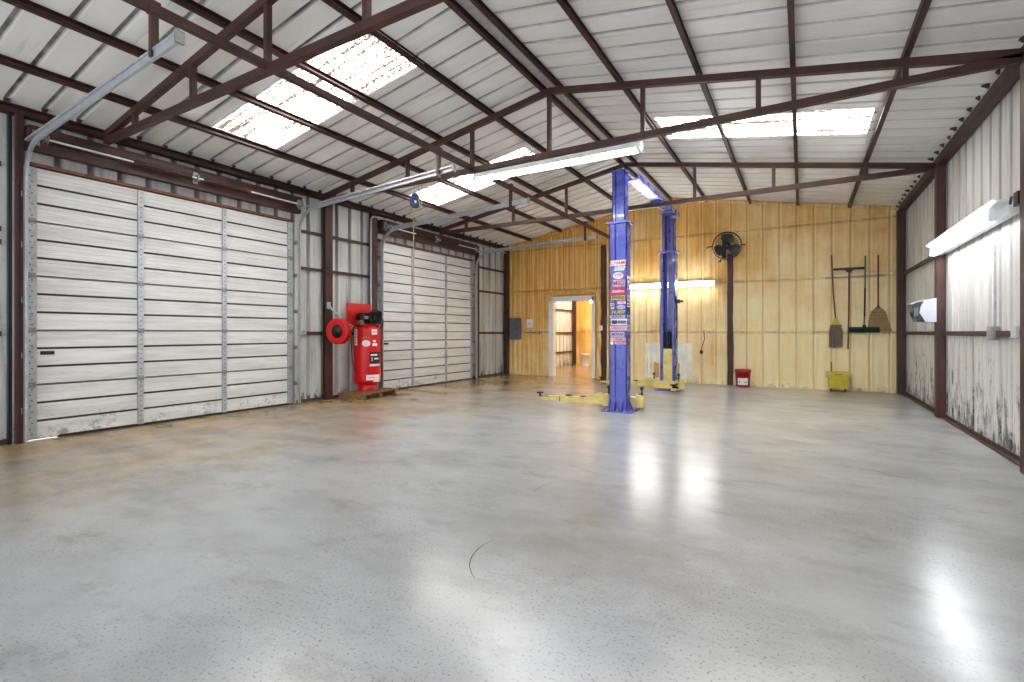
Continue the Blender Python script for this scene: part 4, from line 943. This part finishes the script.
for x in (0.50, 0.58, 0.79, 0.87, 1.06, 1.13, 1.27, 1.35): b = MB(); b.tube([(x, YB-0.05, 2.33), (x, YB-0.11, 2.32), (x, YB-0.13, 2.35)], 0.006, 6); b.build('hook', M['galv'], t)

# ------------------------------------------------------------------ right wall fittings
t = thing('paper_towel_dispenser', 'grey and white paper towel dispenser on the reddish column', 'dispenser', (1.5, 9.08, 1.36))
Yd0, Yd1 = 9.0, 9.30
def dp(poly, a_, c_, m, nm, bev=0.004): b = MB(); b.prism(poly, a_, c_, lambda u, v, w: (1.63-(1.57-u)*0.94, w, v-0.02-(v-1.5)*0.1)); return b.build(nm, m, t, bev)
dp([(1.57, 1.35), (1.44, 1.35), (1.42, 1.40), (1.37, 1.50), (1.385, 1.60), (1.43, 1.70), (1.57, 1.73)], Yd0, Yd1, M['lgrey'], 'back_shell')
dp([(1.44, 1.35), (1.42, 1.40), (1.37, 1.50), (1.385, 1.60), (1.43, 1.70), (1.33, 1.68), (1.27, 1.64), (1.29, 1.52), (1.34, 1.36)], Yd0+0.005, Yd1-0.005, M['smoke'], 'front_cover')
dp([(1.43, 1.70), (1.33, 1.68), (1.27, 1.645), (1.275, 1.63), (1.34, 1.665), (1.425, 1.685)], Yd0, Yd1, M['lgrey'], 'brow')
dp([(1.30, 1.44), (1.36, 1.46), (1.36, 1.60), (1.31, 1.58)], Yd0+0.0, Yd0+0.007, M['grey'], 'window_pane', 0)
t = thing('junction_box', 'grey metal junction box at the foot of the wall conduit', 'electrical box', (1.68, 6.85, 1.13))
b = MB(); b.box((1.655, 6.78, 1.12), (1.725, 6.92, 1.26), bev=0.006); b.build('box', M['galvd'], t); b = MB(); b.box((1.65, 6.79, 1.13), (1.656, 6.91, 1.25)); b.build('cover', M['galv'], t)
b = MB(); b.cyl((1.70, 6.85, 1.26), (1.70, 6.85, 2.2), 0.012, n=8); b.build('conduit', M['galv'], t)
t = thing('outlet_box', 'pale outlet box on the girt near the right edge', 'electrical box', (1.69, 6.2, 1.13))
b = MB(); b.box((1.66, 6.14, 1.15), (1.69, 6.27, 1.26), bev=0.005); b.build('plate', M['lgrey'], t)
b = MB(); b.box((1.655, 6.17, 1.175), (1.66, 6.24, 1.235)); b.build('cover', M['lgrey'], t)

# ------------------------------------------------------------------ storeroom seen through the doorway
t = thing('paint_pail', 'white pail on the floor of the storeroom behind the doorway', 'bucket', (-6.85, 16.9, 0))
b = MB(); b.lathe([(0.13, 0), (0.15, 0.38), (0.155, 0.385), (0.155, 0.41), (0.13, 0.415)], (-6.75, 16.75, 0), n=24); b.build('pail', M['lgrey'], t)
b = MB(); b.lathe([(0.155, 0.41), (0.158, 0.43), (0.02, 0.43)], (-6.75, 16.75, 0), n=24); b.build('lid', M['white'], t)
b = MB(); b.lathe([(0.15, 0), (0.17, 0.4), (0.13, 0.45), (0.03, 0.48)], (-6.3, 16.95, 0), n=20); tag(b.build('canister', M['cast']), 'dark canister beside the white pail in the storeroom', 'canister')
t = thing('ceiling_bulb', 'glowing bulb high in the storeroom seen through the doorway', 'bulb', (-6.2, 16.0, 2.25))
b = MB(); b.lathe([(0.02, 0), (0.045, -0.05), (0.06, -0.1), (0.045, -0.145), (0.01, -0.16)], (-6.22, 16.0, 2.36), n=16); b.build('glass', M['bulb'], t)
pl_ = bpy.data.lights.new('bulb_light', 'POINT'); pl_.energy = 110; pl_.color = (1, 0.92, 0.8); pl_.shadow_soft_size = 0.07; po = bpy.data.objects.new('bulb_light', pl_); C.objects.link(po); po.location = (-5.6, 15.2, 3.1)
b = MB(); b.cyl((-6.22, 16.0, 2.35), (-6.22, 16.0, 2.40), 0.025, n=12); b.cyl((-6.22, 16, 2.4), (-6.22, 16, 3.5), 0.006, n=6); b.build('socket', M['white'], t)
for z, l in ((0.5, 'lowest'), (1.19, 'middle'), (2.0, 'topmost')):
    girt(XL+0.006, 12.5, 17.2, z, f'dark girt on the white storeroom wall, {l} of three')
column(XL+0.05, XL+0.12, 14.6, 14.7, 3.4, 'dark post on the white storeroom wall seen through the doorway', True)
column(XL+0.05, XL+0.16, 17.0, 17.1, 3.4, 'dark post in the far corner of the storeroom', True)

for o in bpy.data.objects:
    if '_o' in o: del o['_o']
